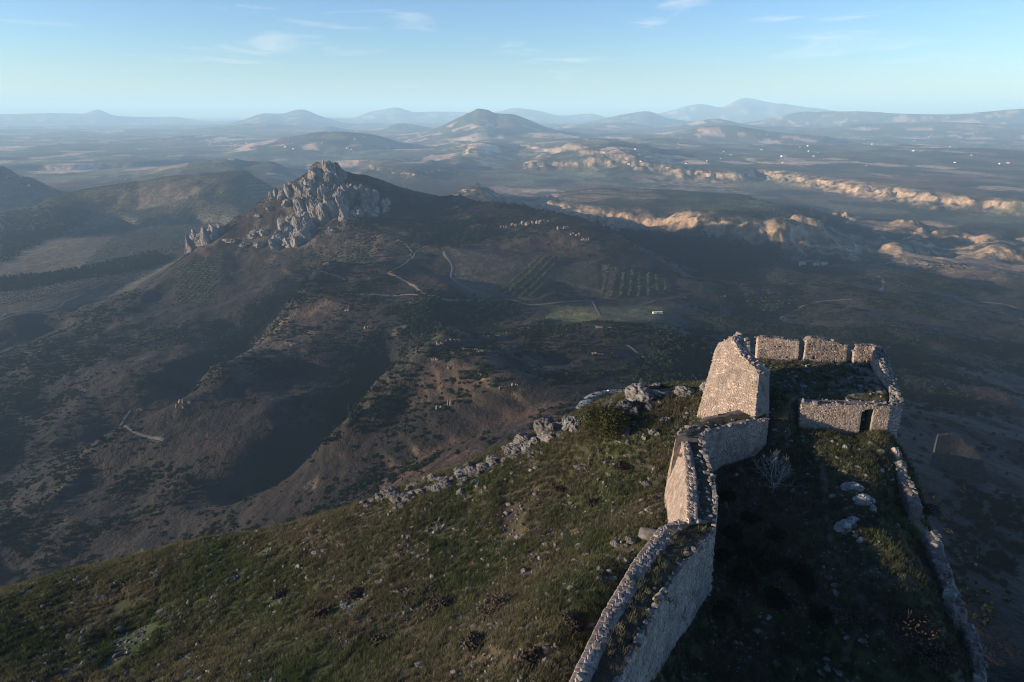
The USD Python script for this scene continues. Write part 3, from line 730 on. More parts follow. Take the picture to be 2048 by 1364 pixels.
def core(left_base, left_top, right_top, right_base, n=60, crown=None, seed=1, wob=0.07):
    """the body of a wall: four edge lines lofted along its length, both ends closed, its surface uneven; crown = heights added across the top"""
    Ls = [resample(q, n) for q in (left_base, left_top, right_top, right_base)]
    prof = []
    m = 8
    for k in range(m): prof.append(Ls[0] + (Ls[1] - Ls[0]) * k / m)
    tt = np.linspace(0, 1, 9)
    for t in tt:
        q = Ls[1] + (Ls[2] - Ls[1]) * t
        if crown is not None: q = q + np.array([0, 0, 1.0]) * np.interp(t, *crown)
        prof.append(q)
    for k in range(1, m + 1): prof.append(Ls[2] + (Ls[3] - Ls[2]) * k / m)
    G = np.stack(prof, 1)
    w = np.stack([fbm3(G * 1.1 + 31 * j, 3, seed + j) - 0.5 for j in range(3)], -1)
    w[:, 0] *= 0; w[:, -1] *= 0
    G = G + w * wob * 2
    a, b = G.shape[:2]
    ii = np.arange(a * b).reshape(a, b)
    q = np.stack([ii[:-1, :-1], ii[1:, :-1], ii[1:, 1:], ii[:-1, 1:]], -1).reshape(-1, 4)
    f = [q[:, [0, 1, 2]], q[:, [0, 2, 3]]]
    bt = np.stack([ii[:-1, 0], ii[:-1, -1], ii[1:, -1], ii[1:, 0]], -1)
    f += [bt[:, [0, 1, 2]], bt[:, [0, 2, 3]]]
    V = G.reshape(-1, 3)
    for e, flip in ((0, False), (a - 1, True)):
        cI = len(V)
        V = np.vstack([V, G[e].mean(0)[None]])
        lp = np.stack([ii[e], np.roll(ii[e], -1), np.full(b, cI)], 1)
        f.append(lp[:, ::-1] if flip else lp)
    tm = trimesh.Trimesh(V, np.vstack(f), process=False)
    trimesh.repair.fix_normals(tm)
    return np.array(tm.vertices), np.array(tm.faces)
def shift(line, v):
    return np.asarray(line, float) + np.asarray(v, float)
def at_z(line, z):
    q = np.array(line, float); q[:, 2] = z
    return q
def side(line, d):
    """the line moved sideways (to the right hand) by d, level"""
    q = np.asarray(line, float)
    t = np.gradient(q, axis=0); t[:, 2] = 0
    t /= np.linalg.norm(t, axis=1)[:, None]
    return q + d * np.stack([t[:, 1], -t[:, 0], 0 * t[:, 0]], 1)
def earth_top(parent, l, r, t0, t1, drop, seed):
    """soil lying along the top of a wall"""
    l, r = resample(l, 80), resample(r, 80)
    G = np.stack([l + (r - l) * t + [0, 0, drop + 0.13 - 1.2 * (t - (t0 + t1) / 2) ** 2] for t in np.linspace(t0, t1, 9)], 1)
    G = G + (fbm3(G * 1.6, 3, seed)[..., None] - 0.5) * [0.1, 0.1, 0.14]
    a, b = G.shape[:2]; ii = np.arange(a * b).reshape(a, b)
    obj('soil', (G.reshape(-1, 3), np.stack([ii[:-1, :-1], ii[:-1, 1:], ii[1:, 1:], ii[1:, :-1]], -1).reshape(-1, 4)[:, ::-1]), 'wall_soil', parent, smooth=True)
rough_mat('wall_soil', [(0.3, (0.022, 0.018, 0.012)), (0.5, (0.042, 0.036, 0.022)), (0.7, (0.07, 0.06, 0.04))], 2.2, bump=0.9, dist=0.1, bscale=9.0)
PL = lambda pts, z: np.array([place(a, b, z) for a, b in pts])

# ------------------------------------------------------------------ the long wall
wa = thing('curtain_wall', 'long rubble curtain wall with grassy top running up from the bottom edge of the photo', 'wall')
ZA = -26.6
la = PL([(1070,1540),(1110,1450),(1150,1364),(1212,1232),(1272,1128),(1325,1058),(1368,1040)], ZA)
ra = PL([(1150,1540),(1192,1450),(1236,1364),(1285,1268),(1345,1160),(1402,1088),(1430,1052)], ZA - 0.35)
cw = ([0, 0.26, 0.36, 0.9, 1.0], [0, -0.02, -0.10, -0.10, 0.0])
lab, rab = at_z(side(la, -0.15), -31.5), at_z(side(ra, 0.25), -34.0)
obj('wall_body', core(lab, la, ra, rab, 90, cw, 11), 'mortar', wa, smooth=40)
earth_top(wa, la, ra, 0.27, 0.93, -0.12, 3)
r1 = np.random.default_rng(21)
st = face_stones(at_z(rab, -33.0), ra, 0.46, 0.27, r1, ragged=0.1) + face_stones(at_z(lab, -30.6), la, 0.45, 0.26, r1)
capA = resample(la, 80) + (resample(ra, 80) - resample(la, 80)) * 0.30
st += face_stones(side(la, 0.02), capA, 0.5, 0.36, r1, proud=0.05, out=(0, 0, 1))
tp = top_stones(side(ra, -0.15), r1, (0.14, 0.34), 0.35, 0.33) + top_stones(side(ra, -0.5), r1, (0.08, 0.2), 0.7, 0.5) + top_stones(side(la, 0.2), r1, (0.12, 0.24), 0.3, 0.26, 0.5)
mid = (resample(la, 40) + resample(ra, 40)) / 2
tp += top_stones(shift(mid, (0, 0, -0.25)), r1, (0.07, 0.2), 1.4, 0.12)
put_stones(wa, tp, 'grey_stone', 'top_stone', 300, 'rubble')
put_stones(wa, st, 'masonry', 'stone', 300)
gl = np.concatenate([resample(la, 60) * (1 - t) + resample(ra, 60) * t for t in (0.38, 0.5, 0.62, 0.74, 0.86)])

wb = thing('curtain_wall', 'wall stretch with tall sunlit outer face and rubble walkway between the long wall and the corner', 'wall')
ZB = -26.0
lb = PL([(1374,1040),(1374,1000),(1371,940),(1366,890),(1357,868)], ZB)
rb_ = PL([(1433,1032),(1435,1005),(1429,955),(1412,905),(1404,868)], ZB - 0.1)
lbb = np.array([place(1334,1052,-30.2), place(1336,1000,-29.8), place(1342,950,-29.2), place(1350,900,-28.5), place(1354,874,-28.0)])
lbb = lbb + (lbb - lb) * 0.25
rbb = at_z(side(rb_, 0.05), -32.5)
obj('wall_body', core(lbb, lb, rb_, rbb, 60, ([0, 0.3, 0.4, 0.85, 1], [0, 0.1, -0.15, -0.2, 0]), 12), 'mortar', wb, smooth=40)
earth_top(wb, lb, rb_, 0.38, 0.86, -0.17, 4)
r2 = np.random.default_rng(22)
st = face_stones(lbb, lb, 0.34, 0.2, r2, proud=0.025, out=(-1, 0, 0)) + face_stones(at_z(rbb, -31.2), rb_, 0.45, 0.27, r2, out=(1, 0, 0))
capB = resample(lb, 80) + (resample(rb_, 80) - resample(lb, 80)) * 0.32
st += face_stones(lb, shift(capB, (0, 0, 0.06)), 0.45, 0.34, r2, proud=0.06, out=(0, 0, 1))
tp = top_stones(side(rb_, -0.2), r2, (0.12, 0.34), 0.4, 0.24) + top_stones(side(lb, 0.25), r2, (0.1, 0.24), 0.4, 0.24) + top_stones(shift((resample(lb, 30) + resample(rb_, 30)) / 2, (0, 0, -0.15)), r2, (0.08, 0.24), 1.5, 0.05)
put_stones(wb, tp, 'grey_stone', 'top_stone', 300, 'rubble')
put_stones(wb, st, 'masonry', 'stone', 300)

wc = thing('curtain_wall', 'short shaded wall facing the bare tree, under the sunlit broken turret', 'wall')
ZC = -25.6
fc = PL([(1402,874),(1425,862),(1455,853),(1500,847),(1536,842)], ZC)
bc = PL([(1352,872),(1388,848),(1410,834),(1470,822),(1524,812)], ZC + 0.2)
fcb = at_z(side(fc, 0.2), -31.0)
obj('wall_body', core(at_z(side(bc, -0.3), -30.0), bc, fc, fcb, 60, ([0, 0.2, 0.5, 0.8, 1], [0, 0.05, -0.05, 0.02, 0]), 13, 0.12), 'mortar', wc, smooth=40)
earth_top(wc, bc, fc, 0.15, 0.8, -0.02, 5)
r3 = np.random.default_rng(23)
st = face_stones(fcb, fc, 0.4, 0.24, r3, out=(0.2, -1, 0), ragged=0.1)
endb = np.array([fcb[-1], at_z(bc[-1:], -31)[0]])
st += face_stones(endb, np.array([fc[-1], bc[-1]]), 0.4, 0.24, r3, out=(1, 0.2, 0))
st += face_stones(fc, resample(fc, 80) * 0.78 + resample(bc, 80) * 0.22, 0.45, 0.34, r3, proud=0.08, out=(0, 0, 1))
tp = top_stones(side(fc, -0.2), r3, (0.12, 0.3), 0.5, 0.16) + top_stones(side(fc, -0.7), r3, (0.1, 0.25), 0.8, 0.2) + top_stones(side(fc, -1.5), r3, (0.08, 0.22), 1.8, 0.06) + top_stones(bc, r3, (0.1, 0.3), 0.5, 0.35)
put_stones(wc, tp, 'grey_stone', 'top_stone', 300, 'rubble')
put_stones(wc, st, 'masonry', 'stone', 300)

# ------------------------------------------------------------------ the broken turret
tt_ = thing('broken_turret', 'tall broken slab of sunlit stone wall rising left of the battlements', 'turret')
B0, B1 = place(1394, 832, -27.6), place(1508, 842, -25.7)
base = np.array([B0 + (B1 - B0) * k for k in np.linspace(0, 1, 9)])
dB0, dB1 = B0[1] * C - B0[2] * S, B1[1] * C - B1[2] * S
tops = []
for px, py, k in [(1431,702,0.0),(1437,688,0.10),(1448,680,0.22),(1461,676,0.36),(1471,691,0.48),(1480,711,0.58),(1490,721,0.70),(1500,727,0.82),(1511,740,0.93),(1518,752,1.0)]:
    tops.append(at_depth(px, py, (dB0 + 0.5) + (dB1 - dB0 - 0.3) * k))
tops = np.array(tops)
nrm = unit(np.cross(B1 - B0, [0, 0, 1]));  nrm = nrm if nrm[0] < 0 else -nrm
inn = -nrm * 1.5
bt = resample(base, 40); tl = resample(tops, 40)
tw = (fbm3(tl * 1.7, 3, 5) - 0.5) * 0.5
tl[:, 2] += tw
drop = bt + (bt - tl) * 0.18
obj('wall_body', core(drop, tl, shift(tl, inn + [0, 0, -0.1]), shift(drop, inn * 1.5), 60, None, 14, 0.05), 'mortar', tt_, smooth=40)
r4 = np.random.default_rng(24)
hole = at_depth(1462, 752, (dB0 + dB1) / 2)
st = face_stones(drop, tl, 0.36, 0.2, r4, proud=0.03, out=nrm, skip=lambda c: np.linalg.norm(c - hole) < 0.34 or np.linalg.norm(np.array(pixel(c)) - [1462, 752]) < 6)
put_stones(tt_, st, 'masonry', 'stone', 300)
st2 = face_stones(tl, shift(tl, inn + [0, 0, -0.1]), 0.4, 0.32, r4, proud=0.10, out=(0, 0, 1))
put_stones(tt_, st2, 'masonry', 'crest_stone', 200, 'crest_rubble')
tp = top_stones(shift(tl, inn * 0.35), r4, (0.1, 0.26), 0.6, 0.13) + top_stones(shift(tl, inn * 0.8), r4, (0.1, 0.26), 0.6, 0.16) + top_stones(shift(tl, inn * 0.1), r4, (0.08, 0.2), 0.2, 0.2)
put_stones(tt_, tp, 'masonry', 'top_stone', 300, 'rubble')
jb = at_depth(1529, 790, 60.9); 
jt = at_depth(1530, 742, 60.9)
jl = np.array([jt + [-0.35, 0.9, 0.1], jt + [0, 0.45, 0.05], jt])
jr = shift(jl, [0.45, 0.25, 0])
obj('jamb', core(at_z(jl, -26.5), jl, jr, at_z(jr, -26.5), 12, None, 15, 0.05), 'masonry', tt_, smooth=40)
lint = np.array([tl[-6] + inn * 0.3, jt + [0.1, 0.3, 0.12]])
put_stones(tt_, top_stones(shift(resample(lint, 9), [0, 0, 0.05]), r4, (0.14, 0.26), 0.3, 0.16) , 'masonry', 'lintel_stone')

# ------------------------------------------------------------------ the tower with battlements
tw_ = thing('battlement_tower', 'square stone tower base with four merlons, grassy platform and dark doorway', 'tower')
r5 = np.random.default_rng(25)
ZM = FLOOR - 0.05
merl = [([(1470,714),(1500,714)], [(1474,684),(1480,677),(1499,683)]), ([(1514,719),(1595,722)], [(1517,677),(1530,675),(1560,677),(1598,684)]),
        ([(1608,723),(1691,724)], [(1613,684),(1618,677),(1640,677),(1694,690)]), ([(1707,726),(1752,727)], [(1709,703),(1714,694),(1730,692),(1754,693)])]
for fb_, ft in merl:
    b0, b1 = place(*fb_[0], ZM), place(*fb_[1], ZM)
    dd = unit(np.cross(b1 - b0, [0, 0, 1])); dd = dd if dd[1] > 0 else -dd
    tpx = []
    for a, b in ft:
        k = np.clip((a - ft[0][0]) / max(ft[-1][0] - ft[0][0], 1), 0, 1)
        d0, d1 = b0[1] * C - b0[2] * S, b1[1] * C - b1[2] * S
        tpx.append(at_depth(a, b, d0 + (d1 - d0) * k + 0.12))
    tl2 = resample(np.array(tpx), 24); bl2 = resample(np.array([b0, b1]), 24)
    tl2[:, 2] += (fbm3(tl2 * 2.2, 3, 9) - 0.5) * 0.22
    m = obj('merlon', core(shift(bl2, [0, 0, -1.5]), tl2, shift(tl2, dd * 0.85), shift(bl2, dd * 0.95 + [0, 0, -5]), 30, None, 16, 0.04), 'mortar', tw_, smooth=40)
    st = face_stones(bl2, tl2, 0.34, 0.19, r5, proud=0.025, out=-dd)
    for e in (0, -1):
        st += face_stones(np.array([bl2[e], bl2[e] + dd * 0.85]), np.array([tl2[e], tl2[e] + dd * 0.8]), 0.34, 0.19, r5, out=(bl2[e] - bl2[-1 - e]), proud=0.02)
    put_stones(m, st, 'masonry', 'stone', 110)
    put_stones(m, top_stones(shift(tl2, dd * 0.3), r5, (0.1, 0.2), 0.5, 0.16, 0.6), 'grey_stone', 'top_stone', 60)
bl_, br_ = place(1470, 716, FLOOR - 0.35), place(1752, 728, FLOOR - 0.35)
bw = resample(np.array([bl_, br_]), 40)
obj('back_wall', core(at_z(bw, -27), shift(bw, [0, 0.15, 0.18]), shift(bw, [0, 1.0, 0.1]), at_z(shift(bw, [0, 1.1, 0]), -33), 50, None, 17, 0.06), 'mortar', tw_, smooth=40)
put_stones(tw_, top_stones(shift(bw, [0, 0.1, 0.12]), r5, (0.08, 0.22), 0.5, 0.14), 'grey_stone', 'rubble_stone', 120, 'rubble')
# front wall with its doorway
F0, F1 = place(1604, 808, FLOOR - 0.1), place(1782, 812, FLOOR - 0.05)
fd = unit(F1 - F0); fn = unit(np.cross(fd, [0, 0, 1])); fn = fn if fn[1] < 0 else -fn
def on_front(px, py):
    """the point of the front wall's plane seen at a photo pixel"""
    d = at_depth(px, py, 1.0)
    return d * ((F0 @ fn) / (d @ fn))
dw0, dw1 = on_front(1718, 858), on_front(1742, 858)
s0, s1 = (dw0 - F0) @ fd, (dw1 - F0) @ fd
dtop = on_front(1735, 818)[2]
Lf = np.linalg.norm((F1 - F0)[:2])
def in_door(c, pad=0.0):
    s = (c - F0) @ fd
    arch = dtop - 0.5 * np.clip((s0 + 0.55 * (s1 - s0) - s) / (s1 - s0), 0, 1) ** 1.5 * 2.2
    return s0 - pad < s < s1 + pad and c[2] < arch + pad
def front_piece(a, b, z0, z1, th=1.1):
    p, q = F0 + fd * a, F0 + fd * b
    ln = resample(np.array([p, q]), 14)
    return core(at_z(shift(ln, fn * 0.04), z0), at_z(ln, z1), at_z(shift(ln, -fn * th), z1), at_z(shift(ln, -fn * th), z0), 20, None, 18, 0.03)
fw = obj('front_wall', join([front_piece(0, s0 + 0.02, -29, FLOOR - 0.08), front_piece(s1, Lf, -29, FLOOR - 0.08), front_piece(s0 - 0.05, s1 + 0.05, dtop, FLOOR - 0.085, 1.08)]), 'mortar', tw_, smooth=40)
ftop = resample(np.array([F0, F1]), 30)
st = face_stones(at_z(ftop, -28.3), ftop, 0.36, 0.2, r5, proud=0.03, out=fn, skip=lambda c: in_door(c, 0.08))
put_stones(fw, st, 'masonry', 'stone', 300)
put_stones(tw_, top_stones(shift(ftop, -fn * 0.25), r5, (0.1, 0.24), 0.5, 0.12) + top_stones(shift(ftop, -fn * 1.0), r5, (0.08, 0.22), 1.2, 0.14), 'grey_stone', 'edge_stone', 200, 'rubble')
# right wall and corner
R0, R1 = place(1782, 812, FLOOR - 0.05), place(1806, 806, FLOOR - 0.05)
inner = np.array([place(1782,810,FLOOR), place(1781,776,FLOOR + 0.4), place(1768,742,FLOOR + 1.2), place(1752,712,FLOOR + 1.7), place(1747,696,FLOOR + 1.9)])
outer = np.array([place(1806,806,FLOOR), place(1795,770,FLOOR + 0.4), place(1782,733,FLOOR + 1.2), place(1770,705,FLOOR + 1.7), place(1764,692,FLOOR + 1.9)])
inner, outer = resample(inner, 30), resample(outer, 30)
rw = obj('right_wall', core(at_z(inner, -29.5), inner, outer, at_z(shift(outer, [0.3, 0.1, 0]), -36), 50, None, 20, 0.08), 'mortar', tw_, smooth=40)
st = face_stones(at_z(inner, FLOOR - 0.05), inner + [0, 0, 0.01], 0.36, 0.2, r5, proud=0.03, out=(-1, 0, 0))
st += face_stones(np.array([[*inner[0][:2], -29.0], [*outer[0][:2], -31]]), np.array([inner[0], outer[0]]), 0.36, 0.2, r5, out=(0.2, -1, 0))
put_stones(rw, st, 'masonry', 'stone', 200)
put_stones(rw, face_stones(inner, outer, 0.4, 0.32, r5, proud=0.09, out=(0, 0, 1)), 'grey_stone', 'cap_stone', 100, 'cap_rubble')
put_stones(rw, top_stones(inner * 0.7 + outer * 0.3, r5, (0.1, 0.26), 0.5, 0.1) + top_stones(inner * 0.25 + outer * 0.75, r5, (0.1, 0.26), 0.5, 0.12), 'grey_stone', 'top_stone', 200, 'rubble')

# ------------------------------------------------------------------ ruined wall along the drop on the right
rg = np.random.default_rng(26)
def low_wall(name, label, pts, z, th, zb, seed, tops=(0.1, 0.28), every=0.14, mat='grey_stone'):
    t = thing(name, label, 'wall')
    l = resample(np.array([place(a, b, q) for (a, b), q in zip(pts, z)]), 30)
    l[:, 2] += (fbm3(l * 1.3, 3, seed) - 0.5) * 1.3 - 0.25
    rgt = side(l, th)
    obj('wall_body', core(at_z(side(l, -0.1), l[:, 2].min() - 2.5), l, rgt, at_z(side(rgt, 0.3), zb), 40, ([0, 0.3, 0.7, 1], [0, 0.1, 0.05, -0.05]), seed, 0.14), 'mortar', t, smooth=40)
    s = top_stones(side(l, th * 0.2), rg, tops, 0.4, every) + top_stones(side(l, th * 0.5), rg, tops, 0.4, every) + top_stones(side(l, th * 0.8), rg, tops, 0.4, every)
    s += face_stones(at_z(l, l[:, 2].min() - 0.8), l, 0.36, 0.22, rg, out=(-1, -0.3, 0))
    put_stones(t, s, mat, 'stone', 160, 'rubble')
    return t
low_wall('ruined_wall', 'low rubble wall descending from the tower corner along the drop', [(1776,895),(1792,935),(1806,970),(1822,1005)][::-1], [-27.4,-27.9,-28.4,-28.9][::-1], 0.9, -38, 41)
low_wall('ruined_wall', 'pale stub of ruined wall on the right edge beside the dark drop', [(1850,1052),(1860,1085),(1872,1125),(1893,1180)][::-1], [-28.8,-29.2,-29.8,-30.6][::-1], 0.9, -42, 42)
low_wall('ruined_wall', 'broken block of masonry on the right edge below the pale wall stub', [(1893,1186),(1908,1212),(1910,1230)][::-1], [-29.9,-30.4,-30.8][::-1], 0.8, -42, 43)
low_wall('ruined_wall', 'dim edge wall at the lower right corner of the courtyard', [(1925,1240),(1938,1280),(1950,1330),(1958,1400)][::-1], [-31.2,-31.6,-32.1,-32.8][::-1], 0.7, -45, 44, (0.08, 0.2), 0.2)
t = thing('masonry_stump', 'rounded stump of masonry standing off the tower front corner', 'stump', place(1786, 925, -28.4))
v, f = craggy(3, 77, 0.35, 1.8)
obj('stump_body', (v * [0.55, 0.6, 1.0] + [0, 0, 0.5], f), 'masonry', t)
sj = np.random.default_rng(45)
for k in range(9):
    a = k * 0.7
    obj('loose_stone', stone_at(LUMPS, np.array([0.75 * math.cos(a), 0.7 * math.sin(a), 0.0]), np.eye(3), [sj.uniform(0.12, 0.26)] * 3, sj), 'grey_stone', t)
# ------------------------------------------------------------------ plants
def leaf_mat(name, stops, scale, per=(0.7, 1.25), trans=0.25, island=True):
    n = {'geo': ('geometry', {}), 'oi': ('object_info', {}), 'n': ('noise_texture', {'scale': scale, 'detail': 3.0}), 'r': ('rgb_ramp', {'ramp': stops}),
         'add': ('math', {'math_type': 'add'}), 'fr': ('math', {'math_type': 'fraction'}), 'mr': ('map_range', {'to_min': per[0], 'to_max': per[1]}),
         'pm': ('mix', {'mix_type': 'multiply', 'fac': 1.0}), 'd': ('diffuse_bsdf', {}), 't': ('translucent_bsdf', {}), 'm': ('mix_closure', {'fac': trans})}
    l = [('geo.position', 'n.vector'), ('n.fac', 'r.fac'), ('geo.random_per_island', 'add.value1'), ('oi.random', 'add.value2'), ('add.value', 'fr.value1'),
         ('fr.value', 'mr.value'), ('r.color', 'pm.color1'), ('mr.result', 'pm.color2'), ('pm.color', 'd.color'), ('pm.color', 't.color'), ('d.BSDF', 'm.closure1'), ('t.BSDF', 'm.closure2')]
    usdkit.material(stage, '/World/Looks/' + name, n, l, surface='m.closure')
leaf_mat('scrub_leaf', [(0.3, (0.012, 0.018, 0.010)), (0.6, (0.026, 0.034, 0.018)), (0.8, (0.040, 0.042, 0.024))], 0.05)
leaf_mat('olive_leaf', [(0.3, (0.040, 0.052, 0.034)), (0.7, (0.075, 0.088, 0.058))], 0.05)
leaf_mat('wood_leaf', [(0.3, (0.010, 0.018, 0.013)), (0.7, (0.022, 0.034, 0.022))], 0.02)
leaf_mat('bush_leaf', [(0.3, (0.016, 0.020, 0.009)), (0.7, (0.055, 0.055, 0.024))], 0.9)
leaf_mat('grass_blade', [(0.32, (0.052, 0.072, 0.030)), (0.46, (0.076, 0.084, 0.044)), (0.58, (0.105, 0.096, 0.060)), (0.75, (0.14, 0.122, 0.085))], 0.11, (0.6, 1.4), 0.35)
leaf_mat('dry_brush', [(0.3, (0.032, 0.026, 0.022)), (0.7, (0.075, 0.060, 0.050))], 1.2, trans=0.1)
rough_mat('bark', [(0.3, (0.045, 0.038, 0.030)), (0.7, (0.10, 0.085, 0.07))], 3.0, bump=0.6, dist=0.02)
rough_mat('pale_bark', [(0.3, (0.20, 0.19, 0.18)), (0.7, (0.36, 0.35, 0.33))], 3.0, bump=0.5, dist=0.01)
def leaf_cloud(n, rad, size, r, lumps=5, shell=0.55, flat=0.75, tri=False):
    """leaf clumps spread through an uneven crown standing on z = 0, radius about rad"""
    cs = [np.array([0, 0, rad * 0.7 * flat])] + [np.array([math.cos(a) * rad * 0.5, math.sin(a) * rad * 0.5, rad * flat * r.uniform(0.45, 1.05)]) for a in r.uniform(0, 6.3, lumps)]
    rs = [rad * r.uniform(0.45, 0.68) for _ in cs]
    k = r.integers(0, len(cs), n)
    d = r.normal(size=(n, 3)); d /= np.linalg.norm(d, axis=1)[:, None]
    q = np.array(cs)[k] + d * (np.array(rs)[k] * (shell + (1 - shell) * r.random(n) ** 0.5))[:, None] * [1, 1, flat]
    q[:, 2] = np.abs(q[:, 2])
    a = r.normal(size=(n, 3)); a /= np.linalg.norm(a, axis=1)[:, None]
    b = np.cross(a, d + 0.6 * r.normal(size=(n, 3))); b /= np.linalg.norm(b, axis=1)[:, None]
    s = (size * r.uniform(0.6, 1.3, n))[:, None]
    v = np.stack([q - a * s, q + b * s * 0.55, q + a * s, q - b * s * 0.55], 1).reshape(-1, 3)
    f = np.arange(4 * n).reshape(n, 4)
    return v, np.vstack([f[:, [0, 1, 2]], f[:, [0, 2, 3]]])
def tube(p, q, r0, r1, sides=5):
    p, q = np.asarray(p, float), np.asarray(q, float)
    d = unit(q - p); s = unit(np.cross(d, [0.3, 0.9, 0.2])); t = np.cross(d, s)
    a = np.linspace(0, 2 * PI, sides, endpoint=False)
    c = np.cos(a)[:, None] * s + np.sin(a)[:, None] * t
    v = np.vstack([p + c * r0, q + c * r1])
    f = []
    for k in range(sides):
        m = (k + 1) % sides
        f += [[k, m, sides + m], [k, sides + m, sides + k]]
    return v, np.array(f)
def grow(p, d, length, rad, depth, r, out, spread=0.55, up=0.25):
    q = p
    for k in range(3):
        d = unit(d + r.normal(size=3) * 0.13 + [0, 0, up * 0.25])
        e = q + d * length / 3
        out.append(tube(q, e, rad * (1 - 0.12 * k), rad * (1 - 0.12 * (k + 1))))
        q = e
        if depth > 0 and k > 0 and r.random() < 0.75:
            grow(q, unit(d + r.normal(size=3) * spread * 1.2), length * r.uniform(0.5, 0.8), rad * 0.5, depth - 1, r, out, spread, up)
    if depth > 0:
        for _ in range(2):
            grow(q, unit(d + r.normal(size=3) * spread), length * r.uniform(0.6, 0.85), rad * 0.62, depth - 1, r, out, spread, up)
def class_prim(name):
    return stage.CreateClassPrim('/World/' + name)
def kind_mesh(cls, name, mesh, mat, smooth=False):
    usdkit.mesh(stage, f'{cls.GetPath()}/{name}', mesh, '/World/Looks/' + mat, smooth=smooth)

shrub_kinds, shrub_meshes = [], []
for k in range(4):
    r = np.random.default_rng(500 + k)
    m = leaf_cloud(150, 1.0, 0.30, r)
    c = class_prim(f'shrub_kind_{k}')
    kind_mesh(c, 'foliage', m, 'scrub_leaf')
    kind_mesh(c, 'stem', join([tube([0, 0, -0.4], [0.1 * k - 0.1, 0.05, 0.6], 0.09, 0.05)]), 'bark')
    shrub_kinds.append(c); shrub_meshes.append((leaf_cloud(60, 1.0, 0.42, r), 'scrub_leaf', False))
olive_kinds, olive_meshes, wood_meshes = [], [], []
for k in range(4):
    r = np.random.default_rng(520 + k)
    def crown(n, s):
        v, f = leaf_cloud(n, 1.0, s, r, 4, 0.5, 0.8)
        return v + [0, 0, 0.45], f
    c = class_prim(f'olive_kind_{k}')
    kind_mesh(c, 'crown', crown(130, 0.30), 'olive_leaf')
    kind_mesh(c, 'trunk', join([tube([0, 0, -0.3], [0.05, 0.02, 0.5], 0.11, 0.08), tube([0.05, 0.02, 0.5], [0.25, 0.1, 1.0], 0.07, 0.04), tube([0.05, 0.02, 0.5], [-0.2, -0.1, 1.0], 0.07, 0.04)]), 'bark')
    olive_kinds.append(c)
    olive_meshes.append((crown(40, 0.50), 'olive_leaf', False))
    v, f = leaf_cloud(60, 1.0, 0.45, r, 5, 0.5, 1.25)
    wood_meshes.append((v, 'wood_leaf', False)); wood_meshes[-1] = ((v + [0, 0, 0.1], f), 'wood_leaf', False)
def rows_in(name, gap, row, along_px, jitter=0.8, z=None):
    """planting spots on rows inside a field"""
    pg = shapely.Polygon(FIELDS[name]).buffer(-2)
    a, b = [place(*p, z)[:2] for p in along_px]
    d = unit(b - a); n = np.array([-d[1], d[0]])
    c = np.array(pg.centroid.coords[0]); R = 400
    pts = []
    for i in np.arange(-R, R, row):
        for j in np.arange(-R, R, gap):
            p = c + n * (i + rng.normal() * 0.15 * jitter) + d * (j + rng.normal() * jitter * 0.6)
            if pg.contains(shapely.Point(p)) and rng.random() < 0.95: pts.append(p)
    return np.array(pts)
groves = [('olive_strip', rows_in('olive_strip', 6.5, 11, [(1020,600),(1110,527)], 0.8, -241), 3.0, 'grey-green olive tree in the slanting orchard strip beside the bare field', 'olive trees of the slanting orchard strip'),
          ('orchard', rows_in('orchard', 6.0, 12.5, [(1255,600),(1262,545)], 0.8, -243), 3.1, 'grey-green olive tree in the square orchard right of the ploughed plot', 'olive trees of the square orchard')]
rest = []
for nm, pts, rad, lab, grp in groves:
    zz = vz(pts[:, 0], pts[:, 1])
    o = np.argsort(np.hypot(pts[:, 0], pts[:, 1]))
    for c_, k in enumerate(o):
        p = (pts[k, 0], pts[k, 1], zz[k] - 0.2); s = rad * rng.uniform(0.75, 1.15)
        if c_ < 150: copy_of(olive_kinds[rng.integers(4)], 'olive_tree', lab, 'olive tree', p, rng.uniform(0, 6.3), s, grp)
        else: rest.append((*p, s))
vines = rows_in('ploughed', 3.0, 7.0, [(1140,570),(1175,540)], 0.4, -243)
rest += [(a, b, vz(a, b) - 0.1, rng.uniform(0.8, 1.1)) for a, b in vines]
fo = rows_in('orchard_far', 9.0, 11.0, [(360,600),(440,560)], 0.8, -312)
rest += [(a, b, vz(a, b) - 0.2, rng.uniform(2, 2.8)) for a, b in fo]
for nm, gp, rw_, al, z in (('grove_slope', 8, 10, [(700,540),(720,475)], -232), ('grove_dark', 6, 8, [(790,655),(940,628)], -228), ('grove_small', 5, 7, [(1075,655),(1078,622)], -222), ('grove_left', 9, 12, [(260,695),(390,668)], -318), ('grove_right', 8, 11, [(1440,600),(1580,595)], -255)):
    q_ = rows_in(nm, gp, rw_, al, 1.2, z)
    rest += [(a, b, vz(a, b) - 0.2, rng.uniform(1.4, 2.6)) for a, b in q_]
# the groves of the left plain and of the tablelands
def rows_poly(pg, gap, row, ang, jitter, cap):
    d = np.array([math.cos(ang), math.sin(ang)]); n = np.array([-d[1], d[0]])
    c = np.array(pg.centroid.coords[0]); x0, y0, x1, y1 = pg.bounds; R = math.hypot(x1 - x0, y1 - y0) / 2
    I, J = np.meshgrid(np.arange(-R, R, row), np.arange(-R, R, gap), indexing='ij')
    q = c + I.reshape(-1, 1) * n + J.reshape(-1, 1) * d + rng.normal(size=(I.size, 2)) * jitter
    q = q[shapely.contains(pg, shapely.points(q))]
    return q[rng.permutation(len(q))[:cap]]
lp = shapely.Polygon(LEFTF).buffer(-30)
q = rows_poly(lp, 9.0, 17.0, 1.45, 0.8, 60000)
cl = np.floor((q[:, 0] * 0.94 + q[:, 1] * 0.34) / 210) * 7.13 + np.floor((q[:, 1] * 0.94 - q[:, 0] * 0.34) / 330) * 3.77
q = q[np.mod(np.sin(cl * 12.9898) * 43758.5453, 1) < 0.62][:14000]
